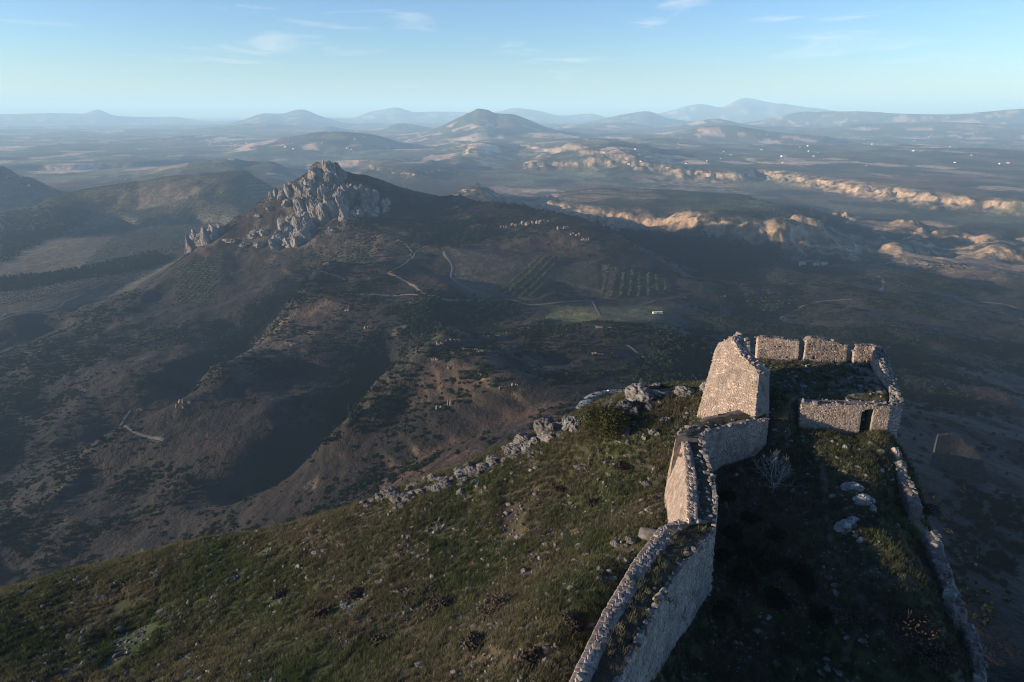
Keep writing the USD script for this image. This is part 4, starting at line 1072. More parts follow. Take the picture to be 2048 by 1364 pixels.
rest += [(a, b, c - 0.2, rng.uniform(1.8, 2.7)) for (a, b), c in zip(q, vz(q[:, 0], q[:, 1]))]
tp1 = shapely.Polygon([place(a, b, -288)[:2] for a, b in [(1110,395),(1270,412),(1400,450),(1540,468),(1620,450),(1590,420),(1500,392),(1300,378),(1120,378)]])
q = rows_poly(tp1, 9.0, 16.0, 0.15, 0.8, 9000)
rest += [(a, b, c - 0.2, rng.uniform(1.8, 2.8)) for (a, b), c in zip(q, vz(q[:, 0], q[:, 1]))]
rest = np.array(rest)
scatter('olive_groves', olive_meshes, rest[:, :3], rng.uniform(0, 6.3, len(rest)), rest[:, 3], 'rows of olive trees and vines on the far fields', parent=None)
# scrub over the slopes
def spots(n, r0, r1, a0=-0.72, a1=0.72):
    r = np.sqrt(rng.uniform(r0 ** 2, r1 ** 2, n)); a = rng.uniform(a0, a1, n)
    return r * np.sin(a), r * np.cos(a)
calm_at = RegularGridInterpolator((az, np.log(rr)), np.maximum(calm, 0), bounds_error=False, fill_value=1)
green_at = RegularGridInterpolator((az, np.log(rr)), sstep(n1, 0.40, 0.60), bounds_error=False, fill_value=0)
sx, sy = spots(300000, 230, 1900)
pa = np.stack([np.arctan2(sx, sy), np.log(np.hypot(sx, sy))], -1)
keep = (calm_at(pa) < 0.3) & (rng.random(len(sx)) < (0.04 + 0.75 * green_at(pa)) * (0.25 + 1.5 * sstep(fbm(np.stack([sx, sy], 1) / 38.0, 3, 88), 0.42, 0.62))) & (np.hypot(sx, sy) < 1750)
sx, sy = sx[keep], sy[keep]
dd_ = np.hypot(sx, sy)
keep = rng.random(len(sx)) < np.clip(900 / dd_, 0.35, 1)
sx, sy = sx[keep][:90000], sy[keep][:90000]
sz = vz(sx, sy)
scatter('scrub', shrub_meshes, np.stack([sx, sy, sz - 0.2], 1), rng.uniform(0, 6.3, len(sx)), np.stack([rng.gamma(2.2, 0.6, len(sx)).clip(0.4, 4.5)] * 2 + [rng.uniform(0.7, 1.8, len(sx))], 1), 'dark scrub growing over the brown slopes')
# single dark bushes on and round the knoll
cnt = 0
for _ in range(2600):
    px, py = rng.uniform(690, 1250), rng.uniform(655, 880)
    p = hit(px, py, (300, 900))
    if p is None or calm_at([[math.atan2(p[0], p[1]), math.log(math.hypot(p[0], p[1]))]])[0] > 0.3: continue
    if noise2(np.array([[p[0] / 28.0, p[1] / 28.0]]), 5)[0] < 0.55: continue
    s = rng.uniform(1.0, 2.4)
    copy_of(shrub_kinds[rng.integers(4)], 'bush', 'round dark evergreen bush dotted over the brown terraced knoll', 'bush', p - [0, 0, 0.2], rng.uniform(0, 6.3), (s, s, s * rng.uniform(0.7, 1.0)), 'dark bushes on the terraced knoll')
    cnt += 1
    if cnt >= 280: break
# woods: behind the rocky ridge, in the gullies, on the far left
WOODS = [([(700,340),(840,380),(1000,410),(1200,452),(1400,540),(1440,560),(1500,540),(1430,480),(1300,470),(1150,440),(1000,400),(850,370)], None, 3200),
         ([(1240,462),(1340,470),(1460,485),(1540,500),(1560,520),(1440,545),(1360,525),(1280,490)], -312, 2600),
         ([(0,425),(60,420),(185,420),(165,450),(60,495),(0,530)], -352, 1500), ([(0,555),(120,545),(300,505),(345,515),(330,530),(150,560),(0,585)], -345, 1600),
         ([(670,820),(690,770),(740,690),(760,720),(730,790),(690,850)], -245, 500), ([(470,660),(540,600),(620,570),(560,620),(480,690),(420,740)], -290, 900),
         ([(800,630),(950,610),(1040,612),(950,640),(830,665)], -224, 700), ([(820,440),(960,440),(1000,470),(900,500),(830,480)], -205, 450),
         ([(1330,700),(1400,690),(1420,760),(1330,775),(1280,760)], -200, 500)]
wpos = []
for pts, z, n in WOODS:
    got = 0
    P_ = shapely.Polygon(pts).buffer(0); x0, y0, x1, y1 = P_.bounds
    if z is None: zone = (900, 2200)
    elif z < -340: zone = (900, 4000)
    else: zone = (300, 2300)
    for _ in range(n * 3):
        if got >= n: break
        px, py = rng.uniform(x0, x1), rng.uniform(y0, y1)
        if not P_.contains(shapely.Point(px, py)): continue
        p = hit(px, py, zone)
        if p is None: continue
        p = p + [rng.normal() * 5, rng.normal() * 14, 0]
        p[2] = vz(p[0], p[1]); got += 1
        wpos.append((*p, rng.uniform(1.8, 3.6)))
wpos = np.array(wpos)
scatter('woodland', wood_meshes, wpos[:, :3] - [0, 0, 0.3], rng.uniform(0, 6.3, len(wpos)), wpos[:, 3], 'dark woods on shaded slopes, in gullies and on the far plain')

# ------------------------------------------------------------------ the pointed hill's crags
CR = [(1210,250,160,130),(1150,290,100,120),(1090,335,120,110),(1020,365,100,100),(960,365,70,110),(900,390,70,80),(835,395,45,55),(865,375,45,60),(1235,310,130,110),(1300,262,70,60),
      (1090,495,130,190),(1190,555,120,230),(1265,515,120,250),(1330,390,60,120),(1370,415,65,150),(1340,535,100,110),(1430,385,65,90),(1490,485,80,170),(1430,515,90,90),(1540,415,45,70),
      (1545,485,55,75),(1600,440,55,85),(1605,480,55,60),(1030,635,150,150),(920,690,120,150),(1000,710,170,120),(870,735,90,110),(1075,530,90,60),(960,545,70,50),(390,670,150,165),(285,720,75,140),
      (225,750,70,60),(1130,400,90,120),(1050,430,70,70),(1520,515,90,35),(780,640,120,40),(700,660,100,40),(560,690,90,30),(640,720,120,40),(760,720,110,40),(1180,380,70,90),(930,440,70,40),(820,470,60,35),(740,520,60,30),(1250,620,60,40)]
def crag_label(cx, cy):
    w = 'crowning the summit of the pointed hill' if cy < 320 and 1080 < cx < 1320 else 'stepping up the left shoulder of the pointed hill' if cx < 1110 and cy < 480 else 'in the main cliff face of the pointed hill' if cx < 1400 and cy < 600 else 'on the right flank of the pointed hill' if cx >= 1400 else 'in the lowest buttress under the main cliff' if cx > 840 else 'low on the left foot of the pointed hill'
    return 'grey limestone crag ' + w, 'crags ' + w
r = np.random.default_rng(61)
for k, (cx, cy, w, h) in enumerate(CR):
    px, py = 300 + cx * 0.293, 280 + cy * 0.293
    p = hit(px, py, (1150, 1650))
    if p is None: p = hit(px, py + 10, (1150, 1650))
    if p is None: continue
    t = p[1] * C - p[2] * S
    W, Hh = w * 0.293 * t / F, h * 0.293 * t / F * 1.05
    vs = []
    for q in range(max(3, int(W * Hh / 120))):
        big = r.uniform(0.35, 1.0) if q else 1.15
        v, f = shard(700 + 13 * k + q, r)
        if q % 3 == 2:
            v, f = craggy(3, 700 + 13 * k + q, 0.8, 2.2, 0.6); v = v * [0.8, 0.7, 0.8] + [0, 0, 0.4]
        ww, hh = W * 0.56 * big, Hh * 0.54 * big * (1.1 if k == 0 and q == 0 else r.uniform(0.6, 1.15))
        v = v * [min(ww, 17) * r.uniform(0.7, 1.1), min(ww * 1.2, 13), hh]
        v[:, 0] += v[:, 2] * r.uniform(-0.4, 0.1)
        ox, oz = (r.uniform(-0.42, 0.42) * W, r.uniform(0, 0.75) * Hh) if q else (0, 0)
        v = v @ trimesh.transformations.rotation_matrix(r.normal() * 0.35, [0, 0, 1])[:3, :3].T
        gx_, gy_ = p[0] + ox, p[1] + oz * 0.9
        v += [ox, oz * 0.9 - 2, vz(gx_, gy_) - p[2] - 0.06 * hh]
        v += np.stack([fbm3((v + p) / 3.0, 3, 5) - 0.5, fbm3((v + p) / 3.0, 3, 6) - 0.5, fbm3((v + p) / 4.0, 3, 7) - 0.5], 1) * 2.6
        vs.append((v, f))
    v, f = join(vs)
    if k in (29, 30):
        obj('rock_crag', (v + p, f), 'crag_rock', label=['tall pointed rock standing apart left of the pointed hill', 'narrow rock tooth at the left foot of the tall pointed rock'][k - 29], cat='crag')
    else:
        obj('rock_crag', (v + p, f), 'crag_rock', label=crag_label(cx, cy)[0], cat='crag', group=crag_label(cx, cy)[1])
def outcrop_label(px, py):
    w = 'along the ridge right of the pointed hill' if py < 500 else 'on the brown terraced knoll' if 830 < px < 1060 and py > 660 else 'on the dark slope right of the knoll' if px > 1060 else 'on the brown slopes left of the knoll'
    return 'low pale rock outcrop ' + w, 'outcrops ' + w
for k, (px, py, w, h) in enumerate([(1060,447,40,10),(1085,445,30,10),(1035,450,26,9),(1125,458,24,10),(1150,470,22,9),(1170,480,18,8),(1010,455,22,8),(905,682,30,10),(880,690,16,12),(935,700,24,8),(960,705,16,8),(905,735,20,9),(870,720,14,10),
                                    (1080,738,26,5),(1100,742,18,5),(1195,708,24,5),(1225,712,22,5),(1050,700,14,6),(850,800,12,10),(905,805,24,10),(880,815,18,10),(1005,775,16,7),(1030,770,14,7),(500,655,34,10),(440,715,22,8),(430,735,16,6),
                                    (370,805,24,14),(360,815,20,12),(280,820,12,8),(590,690,16,6),(740,655,26,6),(700,620,20,5)]):
    p = hit(px, py, (250, 1650))
    if p is None: continue
    t = p[1] * C - p[2] * S
    W, Hh = w * t / F, h * t / F
    vs = []
    for q in range(4):
        v, f = craggy(2, 900 + 7 * k + q, 0.6, 1.8)
        vs.append((v * [W * 0.16 * r.uniform(0.5, 1.2), W * 0.14, Hh * r.uniform(0.3, 0.7)] + [(q - 1.5) * W * 0.25, r.normal() * W * 0.08, -Hh * 0.05], f))
    v, f = join(vs)
    obj('rock_outcrop', (v + p, f), 'bluff_stone', label=outcrop_label(px, py)[0], cat='outcrop', group=outcrop_label(px, py)[1])
# ruin on the top of the pointed hill
p = hit(652, 345, (1300, 1600))
p = p if p is not None else at_depth(652, 338, 1480)
top_z = at_depth(650, 326, p[1] * C - p[2] * S)[2]
t = thing('ruined_fort', 'small ruined stone fort on the summit of the pointed hill', 'fort', (p[0], p[1], 0))
rf = np.random.default_rng(62)
for (x0, y0, x1, y1, hh) in [(-14, -6, 2, -7, 7.0), (-14, -6, -12, 6, 8), (2, -7, 11, -3, 5), (11, -3, 10, 8, 4.5)]:
    ln = resample(np.array([[x0, y0, top_z], [x1, y1, top_z]], float), 14)
    ln[:, 2] += rf.uniform(-1.6, 0.4, 14)
    obj('wall', core(at_z(ln, top_z - hh - 10), ln, side(ln, -1.5), at_z(side(ln, -1.5), top_z - hh - 10), 26, None, 63, 0.2), 'mortar', t)

# ------------------------------------------------------------------ roads and tracks
rough_mat('dirt', [(0.3, (0.075, 0.058, 0.042)), (0.7, (0.14, 0.11, 0.083))], 0.3, bump=0.4, dist=0.1)
rough_mat('pale_dirt', [(0.3, (0.05, 0.047, 0.042)), (0.7, (0.105, 0.098, 0.087))], 0.3, bump=0.4, dist=0.1)
rough_mat('asphalt', [(0.3, (0.17, 0.175, 0.18)), (0.7, (0.23, 0.235, 0.24))], 0.6, bump=0.2, dist=0.02)
rough_mat('trodden', [(0.3, (0.055, 0.045, 0.034)), (0.7, (0.085, 0.07, 0.052))], 2.0, bump=0.5, dist=0.05)
def strip(name, pts, width, mat, label, lift=0.35, zone=(150, 3000), h=vz, hitf=None):
    q = [hit(a, b, zone) if hitf is None else hitf(a, b) for a, b in pts]
    q = np.array([x for x in q if x is not None])
    n = max(12, int(np.linalg.norm(np.diff(q, axis=0), axis=1).sum() / (width * 0.8)))
    from scipy.interpolate import make_interp_spline
    s = np.concatenate([[0], np.cumsum(np.linalg.norm(np.diff(q[:, :2], axis=0), axis=1))])
    q = make_interp_spline(s, q[:, :2], k=min(3, len(q) - 1))(np.linspace(0, s[-1], n))
    q3 = np.column_stack([q, 0 * q[:, 0]])
    cols = []
    for e in np.linspace(-1, 1, 5):
        c = side(q3, e * width / 2 * 1.0)
        c[:, 2] = h(c[:, 0], c[:, 1]) + lift - 0.9 * lift * abs(e) ** 3
        cols.append(c)
    G = np.stack(cols, 1)
    a, b = G.shape[:2]
    ii = np.arange(a * b).reshape(a, b)
    obj(name, (G.reshape(-1, 3), np.stack([ii[:-1, :-1], ii[:-1, 1:], ii[1:, 1:], ii[1:, :-1]], -1).reshape(-1, 4)[:, ::-1]), mat, smooth=True, kind='structure', label=label)
TR = [([(776,545),(800,556),(830,572),(852,590),(880,596),(940,600),(1000,602),(1042,606)], 4.5, 'dirt', 'pale dirt track winding under the bare field'),
      ([(888,503),(898,520),(905,540),(904,556),(930,574),(975,590)], 4.5, 'pale_dirt', 'narrow grey track climbing through the bare field'),
      ([(826,514),(838,500),(850,494),(862,492)], 3.5, 'pale_dirt', 'short track bend below the rocky ridge'),
      ([(640,543),(665,550),(692,560)], 4.0, 'dirt', 'sandy track edge at the foot of the crags'),
      ([(262,822),(250,838),(252,852),(275,866),(300,874),(328,880)], 3.4, 'pale_dirt', 'curving track at the bend in the dark gully'),
      ([(1255,690),(1275,705),(1295,722),(1300,738),(1290,752),(1284,768)], 3.2, 'pale_dirt', 'curving track through dark scrub left of the castle'),
      ([(1758,552),(1767,562),(1767,574),(1760,582)], 5.0, 'pale_dirt', 'short pale road bend in the fields right of the castle'),
      ([(690,586),(750,589),(800,590),(852,592)], 3.0, 'dirt', 'thin track across the slope under the crags'),
      ([(1190,652),(1220,655),(1270,654),(1330,656)], 2.6, 'pale_dirt', 'thin track below the green meadow'),
      ([(130,603),(170,585),(210,568),(262,556)], 5.0, 'dirt', 'track along the edge of the tan field on the left'),
      ([(50,704),(100,706),(150,706)], 4.0, 'pale_dirt', 'faint track in the dark scrub on the far left'),
      ([(1780,650),(1830,660),(1900,672)], 3.0, 'dirt', 'thin reddish track on the dark slope at the right'),
      ([(1200,630),(1190,612),(1183,600)], 2.6, 'pale_dirt', 'short path up the side of the green meadow'),
      ([(320,393),(350,400),(385,408)], 9.0, 'pale_dirt', 'pale track end among the far plots on the left'),
      ([(1042,606),(1100,607),(1180,602),(1205,598)], 3.5, 'pale_dirt', 'pale track running on along the foot of the ploughed plot'),
      ([(795,480),(815,492),(828,512),(805,530),(780,545)], 3.5, 'dirt', 'track bend dropping from the rocky ridge to the bare field'),
      ([(0,640),(60,625),(130,603)], 4.0, 'dirt', 'track along the lower edge of the tan field at the far left'),
      ([(1330,600),(1290,607),(1240,622)], 3.0, 'pale_dirt', 'short pale lane between the orchard and the white shed'),
      ([(1560,640),(1600,615),(1680,600),(1760,603)], 3.0, 'dirt', 'thin track over the brown rise beyond the tower'),
      ([(1790,560),(1850,580),(1960,605),(2040,640)], 4.0, 'pale_dirt', 'long faint track across the dark fields on the right'),
      ([(250,395),(262,385),(268,378)], 8.0, 'pale_dirt', 'pale path bend under the dark green hill')]
for pts, w, m, lab in TR: strip('dirt_track', pts, w, m, lab)
strip('road', [(1150,840),(1166,812),(1180,795),(1204,785),(1235,781),(1268,782),(1300,788)], 7.5, 'asphalt', 'grey asphalt road bend seen past the rocks of the castle hill', 0.6, (200, 700))
strip('footpath', [(1640,880),(1645,930),(1650,990),(1658,1050),(1675,1110),(1705,1165),(1725,1215),(1705,1270),(1690,1330)], 0.55, 'trodden', 'faint footpath trodden through the courtyard grass', 0.09, h=hz, hitf=hill_hit)

# ------------------------------------------------------------------ buildings
rough_mat('plaster', [(0.3, (0.55, 0.45, 0.34)), (0.7, (0.68, 0.57, 0.44))], 0.8, bump=0.1, dist=0.02)
rough_mat('whitewash', [(0.3, (0.42, 0.40, 0.38)), (0.7, (0.56, 0.54, 0.52))], 0.8, bump=0.1, dist=0.02)
rough_mat('roof_tile', [(0.3, (0.30, 0.14, 0.09)), (0.7, (0.42, 0.21, 0.14))], 1.5, bump=0.5, dist=0.06)
rough_mat('pane_dark', [(0.3, (0.02, 0.025, 0.03)), (0.7, (0.04, 0.045, 0.05))], 1.0, rough=0.3, bump=0.0)
def bxm(x0, y0, z0, x1, y1, z1):
    b = trimesh.creation.box(bounds=[[x0, y0, z0], [x1, y1, z1]])
    return np.array(b.vertices), np.array(b.faces)
def hip(w, d, z, h, over=0.5):
    w, d = w / 2 + over, d / 2 + over
    v = np.array([[-w, -d, z], [w, -d, z], [w, d, z], [-w, d, z], [-w + d, 0, z + h], [w - d, 0, z + h]])
    f = [[0, 1, 5], [0, 5, 4], [1, 2, 5], [2, 3, 4], [2, 4, 5], [3, 0, 4], [0, 2, 1], [0, 3, 2]]
    return v, np.array(f)
def house(name, label, p, rz, w, d, h, wallm, group=None, gap=0.0):
    t = thing(name, label, 'house', p, rz, None, group)
    obj('wall', bxm(-w / 2, -d / 2, -3, w / 2, d / 2, h), wallm, t)
    obj('roof', hip(w, d, h + 0.003, 1.9), 'roof_tile', t)
    for sx in np.linspace(-w * 0.33, w * 0.33, 3):
        for zz in (1.0, 3.9):
            if zz + 1.3 > h: continue
            if abs(sx) < 0.1 and zz < 2: obj('door', bxm(sx - 0.55, -d / 2 - 0.05, 0, sx + 0.55, -d / 2 + 0.1, 2.1), 'bark', t); continue
            wn = obj('window', bxm(sx - 0.65, -d / 2 - 0.06, zz, sx + 0.65, -d / 2 + 0.1, zz + 1.3), 'whitewash', t)
            obj('pane', bxm(sx - 0.5, -d / 2 - 0.09, zz + 0.13, sx + 0.5, -d / 2 + 0.08, zz + 1.17), 'pane_dark', wn)
    if h > 4.5:
        obj('balcony', bxm(-w * 0.42, -d / 2 - 1.2, 2.9, w * 0.42, -d / 2 - 0.001, 3.1), 'whitewash', t)
        obj('chimney', bxm(w * 0.2, 0.4, h + 0.5, w * 0.2 + 0.7, 1.1, h + 2.3), wallm, t)
for px, py, w, d, h, lab in [(1605,530,13,10,6.5,'cream two-storey house, leftmost of the three below the bluffs'), (1632,530,12,9,3.6,'low house with a red roof between the two taller houses below the bluffs'), (1649,530,12,9,5.6,'salmon house with red roof, rightmost of the three below the bluffs')]:
    p = hit(px, py, (900, 2200))
    house('house', lab, p, -0.25, w, d, h, 'plaster')
p = hit(1315, 627, (500, 1200))
t = thing('farm_shed', 'long low shed with a white roof below the orchard', 'shed', p, 0.12)
obj('wall', bxm(-6, -2, -1.5, 6, 2, 2.2), 'plaster', t); obj('roof', join([bxm(-6.4, -2.5, 2.203, 6.4, 2.5, 2.4)]), 'whitewash', t); obj('door', bxm(-1, -2.06, 0, 1, -1.9, 1.9), 'bark', t)
# far white houses
fh = []
for k in range(3):
    r_ = np.random.default_rng(640 + k)
    w, d, h = r_.uniform(9, 15), r_.uniform(8, 11), r_.uniform(4, 7)
    c = class_prim(f'far_house_kind_{k}')
    kind_mesh(c, 'wall', bxm(-w / 2, -d / 2, -4, w / 2, d / 2, h), 'whitewash'); kind_mesh(c, 'roof', hip(w, d, h + 0.003, 2.0), ['roof_tile', 'plaster', 'roof_tile'][k])
    kind_mesh(c, 'window', join([bxm(x - 0.6, -d / 2 - 0.05, 1, x + 0.6, -d / 2 + 0.1, 2.4) for x in (-w * 0.3, 0, w * 0.3)]), 'pane_dark')
    fh.append(c)
def settle(n, box, grp, lab, zone, scale, seed):
    r_ = np.random.default_rng(seed); k = 0
    while k < n:
        px, py = r_.uniform(box[0], box[2]), r_.uniform(box[1], box[3])
        p = hit(px, py, zone)
        if p is None: n -= 1; continue
        copy_of(fh[r_.integers(3)], 'far_house', lab, 'house', p, r_.uniform(-0.7, 0.7), scale * r_.uniform(0.7, 1.3), grp); k += 1
settle(46, (415, 279, 505, 293), 'houses of the white village', 'tiny white house in the distant village on the left plain', (4500, 14000), 1.0, 71)
settle(40, (1180, 262, 2040, 335), 'houses scattered over the right plain', 'tiny white house scattered over the hazy plain at the right', (3200, 14000), 1.0, 72)
settle(18, (560, 262, 900, 300), 'houses below the far hills', 'tiny pale house below the far hills in the middle distance', (4500, 14000), 1.1, 73)
settle(8, (20, 335, 260, 375), 'farmhouses on the left edge', 'small farmhouse on the dark plain at the left edge', (2400, 4500), 1.1, 74)
for px, py, s, lab in [(1567, 312, 2.6, 'large white building alone on the hazy plain'), (463, 318, 2.4, 'pale long building on the crest of the dark far hill'), (115, 332, 1.3, 'white chapel on the dark plain at the far left')]:
    p = hit(px, py + 2, (2400, 9000))
    if p is not None: house('white_building', lab, p + [0, 0, 2], 0.1, 12 * s, 8 * s, 3.0 * s, 'whitewash')
# car on the road bend
p = hit(1221, 784, (250, 700))
t = thing('parked_car', 'small white car parked on the grey road bend', 'car', p + [0, 0, 0.6], 0.35)
def prism(prof, y0, y1):
    import shapely
    m = trimesh.creation.extrude_polygon(shapely.Polygon(prof), y1 - y0, engine='earcut')
    v = np.array(m.vertices); return np.stack([v[:, 0], v[:, 2] + y0, v[:, 1]], 1), np.array(m.faces)[:, ::-1]
obj('body', prism([(-2, 0.3), (-2, 0.85), (-1.5, 0.95), (1.0, 0.98), (2.0, 0.75), (2.05, 0.35)], -0.82, 0.82), 'whitewash', t)
obj('cabin', prism([(-1.55, 0.953), (-1.2, 1.42), (0.3, 1.45), (0.95, 0.983)], -0.72, 0.72), 'pane_dark', t)
for sx in (-1.25, 1.3):
    for sy in (-0.75, 0.75):
        w = trimesh.creation.cylinder(0.31, 0.22, sections=14); w.apply_transform(trimesh.transformations.rotation_matrix(PI / 2, [1, 0, 0]))
        obj('wheel', (np.array(w.vertices) + [sx, sy, 0.31], np.array(w.faces)), 'pane_dark', t)

# ------------------------------------------------------------------ the near slope: rocks, bushes, grass
rock_kinds = []
for k in range(9):
    c = class_prim(f'boulder_kind_{k}')
    rk_ = np.random.default_rng(850 + k)
    ps = []
    for q in range(4):
        v, f = craggy(3, 800 + 11 * k + q, 0.8, 2.0)
        v = v * [1, 0.75, 0.6] * rk_.uniform(0.4, 0.75) @ trimesh.transformations.euler_matrix(rk_.normal() * 0.25, rk_.normal() * 0.25, rk_.uniform(0, 6.3))[:3, :3]
        ps.append((v + [rk_.uniform(-0.5, 0.5), rk_.uniform(-0.3, 0.3), rk_.uniform(-0.15, 0.12)], f))
    v, f = join(ps)
    kind_mesh(c, 'rock', (v, f), 'boulder_stone')
    rock_kinds.append(c)
rough_mat('pale_rock', [(0.28, (0.08, 0.078, 0.073)), (0.5, (0.19, 0.185, 0.175)), (0.72, (0.30, 0.294, 0.28))], 2.6, bump=0.9, dist=0.05, bscale=6.0)
pale_kinds = []
for k in range(4):
    c = class_prim(f'pale_rock_kind_{k}')
    v, f = craggy(3, 940 + k, 0.9, 2.1)
    kind_mesh(c, 'rock', (v * [1, 0.75, 0.8], f), 'pale_rock')
    pale_kinds.append(c)
rb = np.random.default_rng(81)
def boulder(px, py, w, h, lab, grp, cat='boulder', sink=0.12, kinds=None):
    p = hill_hit(px, py)
    for k in range(8):                                  # just over the rim: step down to the first ground
        if p is not None: break
        py += 3; p = hill_hit(px, py)
    if p is None: return
    if lab is None:
        where = 'far lower left part of the grassy slope' if px < 420 else 'lower middle of the grassy slope' if px < 900 and py > 1120 else 'upper grassy slope below the rim rocks' if py < 1010 and px < 1150 else 'grass between the bush and the sunlit turret' if py < 900 else 'grass close to the tall sunlit wall face' if py < 1060 and px > 1150 else 'grass beside the long wall' if px > 1060 else 'middle of the grassy slope'
        lab = ('large' if w > 24 else 'small' if w < 14 else 'middling') + ' pale limestone boulder half buried in the ' + where
        grp = grp + ', ' + where
    t = p[1] * C - p[2] * S
    W, Hh = w * t / F / 2, h * t / F / 2
    kk = kinds or rock_kinds
    copy_of(kk[rb.integers(len(kk))], 'boulder' if cat == 'boulder' else 'rim_rock', lab, cat, p + [0, 0, Hh * 0.25 - sink * W], rb.uniform(-0.5, 0.5), (W, W * rb.uniform(0.7, 1.1), max(Hh * 1.25, W * 0.5)), grp, rb.uniform(-12, 12))
def rim_label(a):
    w = 'between the big bush and the turret' if a > 1215 else 'left of the big bush, high on the rim' if a > 1020 else 'halfway down the rim' if a > 860 else 'at the low left end of the rocky rim'
    return 'jagged grey limestone rock ' + w, 'rim rocks ' + w
RIM = [(1285,812,70,60),(1262,838,50,55),(1330,800,70,36),(1375,800,46,30),(1405,792,34,36),(1300,792,44,34),(1100,878,70,48),(1060,900,60,42),(1140,852,56,44),(1030,918,52,32),(1245,870,44,40),(1000,935,46,26),(960,948,50,26),
       (920,958,42,22),(880,968,42,22),(840,978,42,20),(790,996,52,22),(760,1003,34,16),(1120,870,50,40),(1082,895,40,30),(1160,842,40,34),(1220,812,30,20)]
for a, b, w, h in RIM: boulder(a, b - (0 if 1125 < a < 1262 else 12), w * 1.2, h * 1.15, *rim_label(a), 'rim rock')
for _ in range(110):
    k = rb.random(); a = 740 + 560 * k ** 0.8
    if 1135 < a < 1260: continue
    b = np.interp(a, [740,850,950,1040,1160,1280,1400], [1006,978,948,898,842,802,786]) + abs(rb.normal()) * 18 - 12
    s = rb.uniform(10, 28)
    boulder(a, b, s * 1.3, s * 0.8, *rim_label(a), 'rim rock')
for _ in range(46):
    a = rb.uniform(735, 1290)
    if 1135 < a < 1260: continue
    b = np.interp(a, [740,850,950,1040,1160,1280,1400], [1002,975,945,893,838,798,782]) + rb.uniform(-16, 14)
    s = rb.uniform(22, 44) * np.interp(a, [740, 1000, 1290], [0.7, 0.95, 1.2])
    boulder(a, b, s * 1.5, s * 0.7, *rim_label(a), 'rim rock')
BO = [(1330,842,26,24),(1312,868,30,26),(1345,865,24,18),(1262,885,24,18),(1296,972,30,18),(1165,935,34,12),(1232,1092,30,18),(1165,1095,30,16),(1262,1085,30,20),(1130,1030,18,10),(820,1075,22,14),(810,1085,18,12),(832,1082,16,12),
      (800,1095,16,10),(1280,925,24,14),(1215,925,20,12),(1200,900,18,12),(1225,1110,26,14),(1246,1118,30,14),(980,1240,22,14),(985,1255,16,10),(1120,1185,18,12),(1185,1255,22,14),(1090,1300,26,18),(850,1330,40,22),(400,1358,30,18),(1025,1195,20,14),(1150,1130,20,12)]
for a, b, w, h in BO: boulder(a, b, w, h, None, 'boulders on the slope')
n = 0
while n < 190:
    a, b = rb.uniform(120, 1330), rb.uniform(860, 1364)
    p = hill_hit(a, b)
    if p is None or noise2(np.array([[p[0] / 6.0, p[1] / 6.0]]), 9)[0] < 0.45: n += 0.25; continue
    xw = np.interp(b, [870, 1040, 1132, 1364], [1345, 1322, 1265, 1145])
    if a > xw - 8: continue
    s = rb.uniform(6, 16) * (0.7 + 0.6 * (b > 1050))
    boulder(a, b, s * 1.3, s * 0.8, None, 'boulders on the slope'); n += 1
for a, b, w, h in [(1705,978,42,18),(1727,1004,46,18),(1745,1024,18,18),(1690,1056,46,22),(1706,1042,26,12),(1722,1082,22,9),(1665,994,14,9),(1690,897,16,9),(1740,890,14,8),(1760,905,16,9)]:
    boulder(a, b, w * 0.9, h * 1.2, ('large' if w > 38 else 'small') + ' pale flat rock lying in the dark courtyard grass', ('large' if w > 38 else 'small') + ' rocks in the courtyard grass', 'boulder', 0.05, pale_kinds)
# the pale slab beside the wall
p = hill_hit(1302, 1078)
v, f = craggy(3, 880, 0.25, 1.2)
obj('rock_slab', (v * [1.5, 0.55, 0.5] @ trimesh.transformations.rotation_matrix(-0.55, [0, 0, 1])[:3, :3].T + p + [0.2, 0, 0.2], f), 'boulder_stone', label='pale sloping rock slab against the bend of the long wall', cat='slab')
# big bush by the rim
p = hill_hit(1205, 872)
t = thing('juniper_bush', 'large dark green bush beside the pale rocks at the rim', 'bush', p)
rj = np.random.default_rng(91)
obj('foliage', join([leaf_cloud(8000, 2.7, 0.10, rj, 14, 0.25, 0.75), (lambda m: (m[0] + [1.3, 0.4, 0.1], m[1]))(leaf_cloud(4200, 1.8, 0.10, rj, 11, 0.25, 0.95))]), 'bush_leaf', t)
br = []
for _ in range(7): grow(np.array([rj.normal() * 0.2, rj.normal() * 0.2, -0.3]), unit([rj.normal(), rj.normal(), 1.2]), 1.0, 0.07, 1, rj, br)
obj('stem', join(br), 'bark', t)
# bare tree
p = hill_hit(1548, 972)
t = thing('bare_tree', 'pale leafless tree standing in the shaded courtyard by the wall', 'tree', p)
rt = np.random.default_rng(94)
tr, limb = [], []
q0 = np.array([0, 0, -0.3])
for k in range(7):
    a = k * 0.9 * 1.1
    grow(q0, unit([math.cos(a) * rt.uniform(0.3, 1.0), math.sin(a) * rt.uniform(0.3, 1.0), 1.0]), rt.uniform(1.0, 1.35), 0.026, 3, rt, limb, 0.5, 0.45)
obj('trunk', join([tube(q0, [0, 0, 0.25], 0.16, 0.12, 8)]), 'pale_bark', t)
obj('branches', join(limb), 'pale_bark', t)
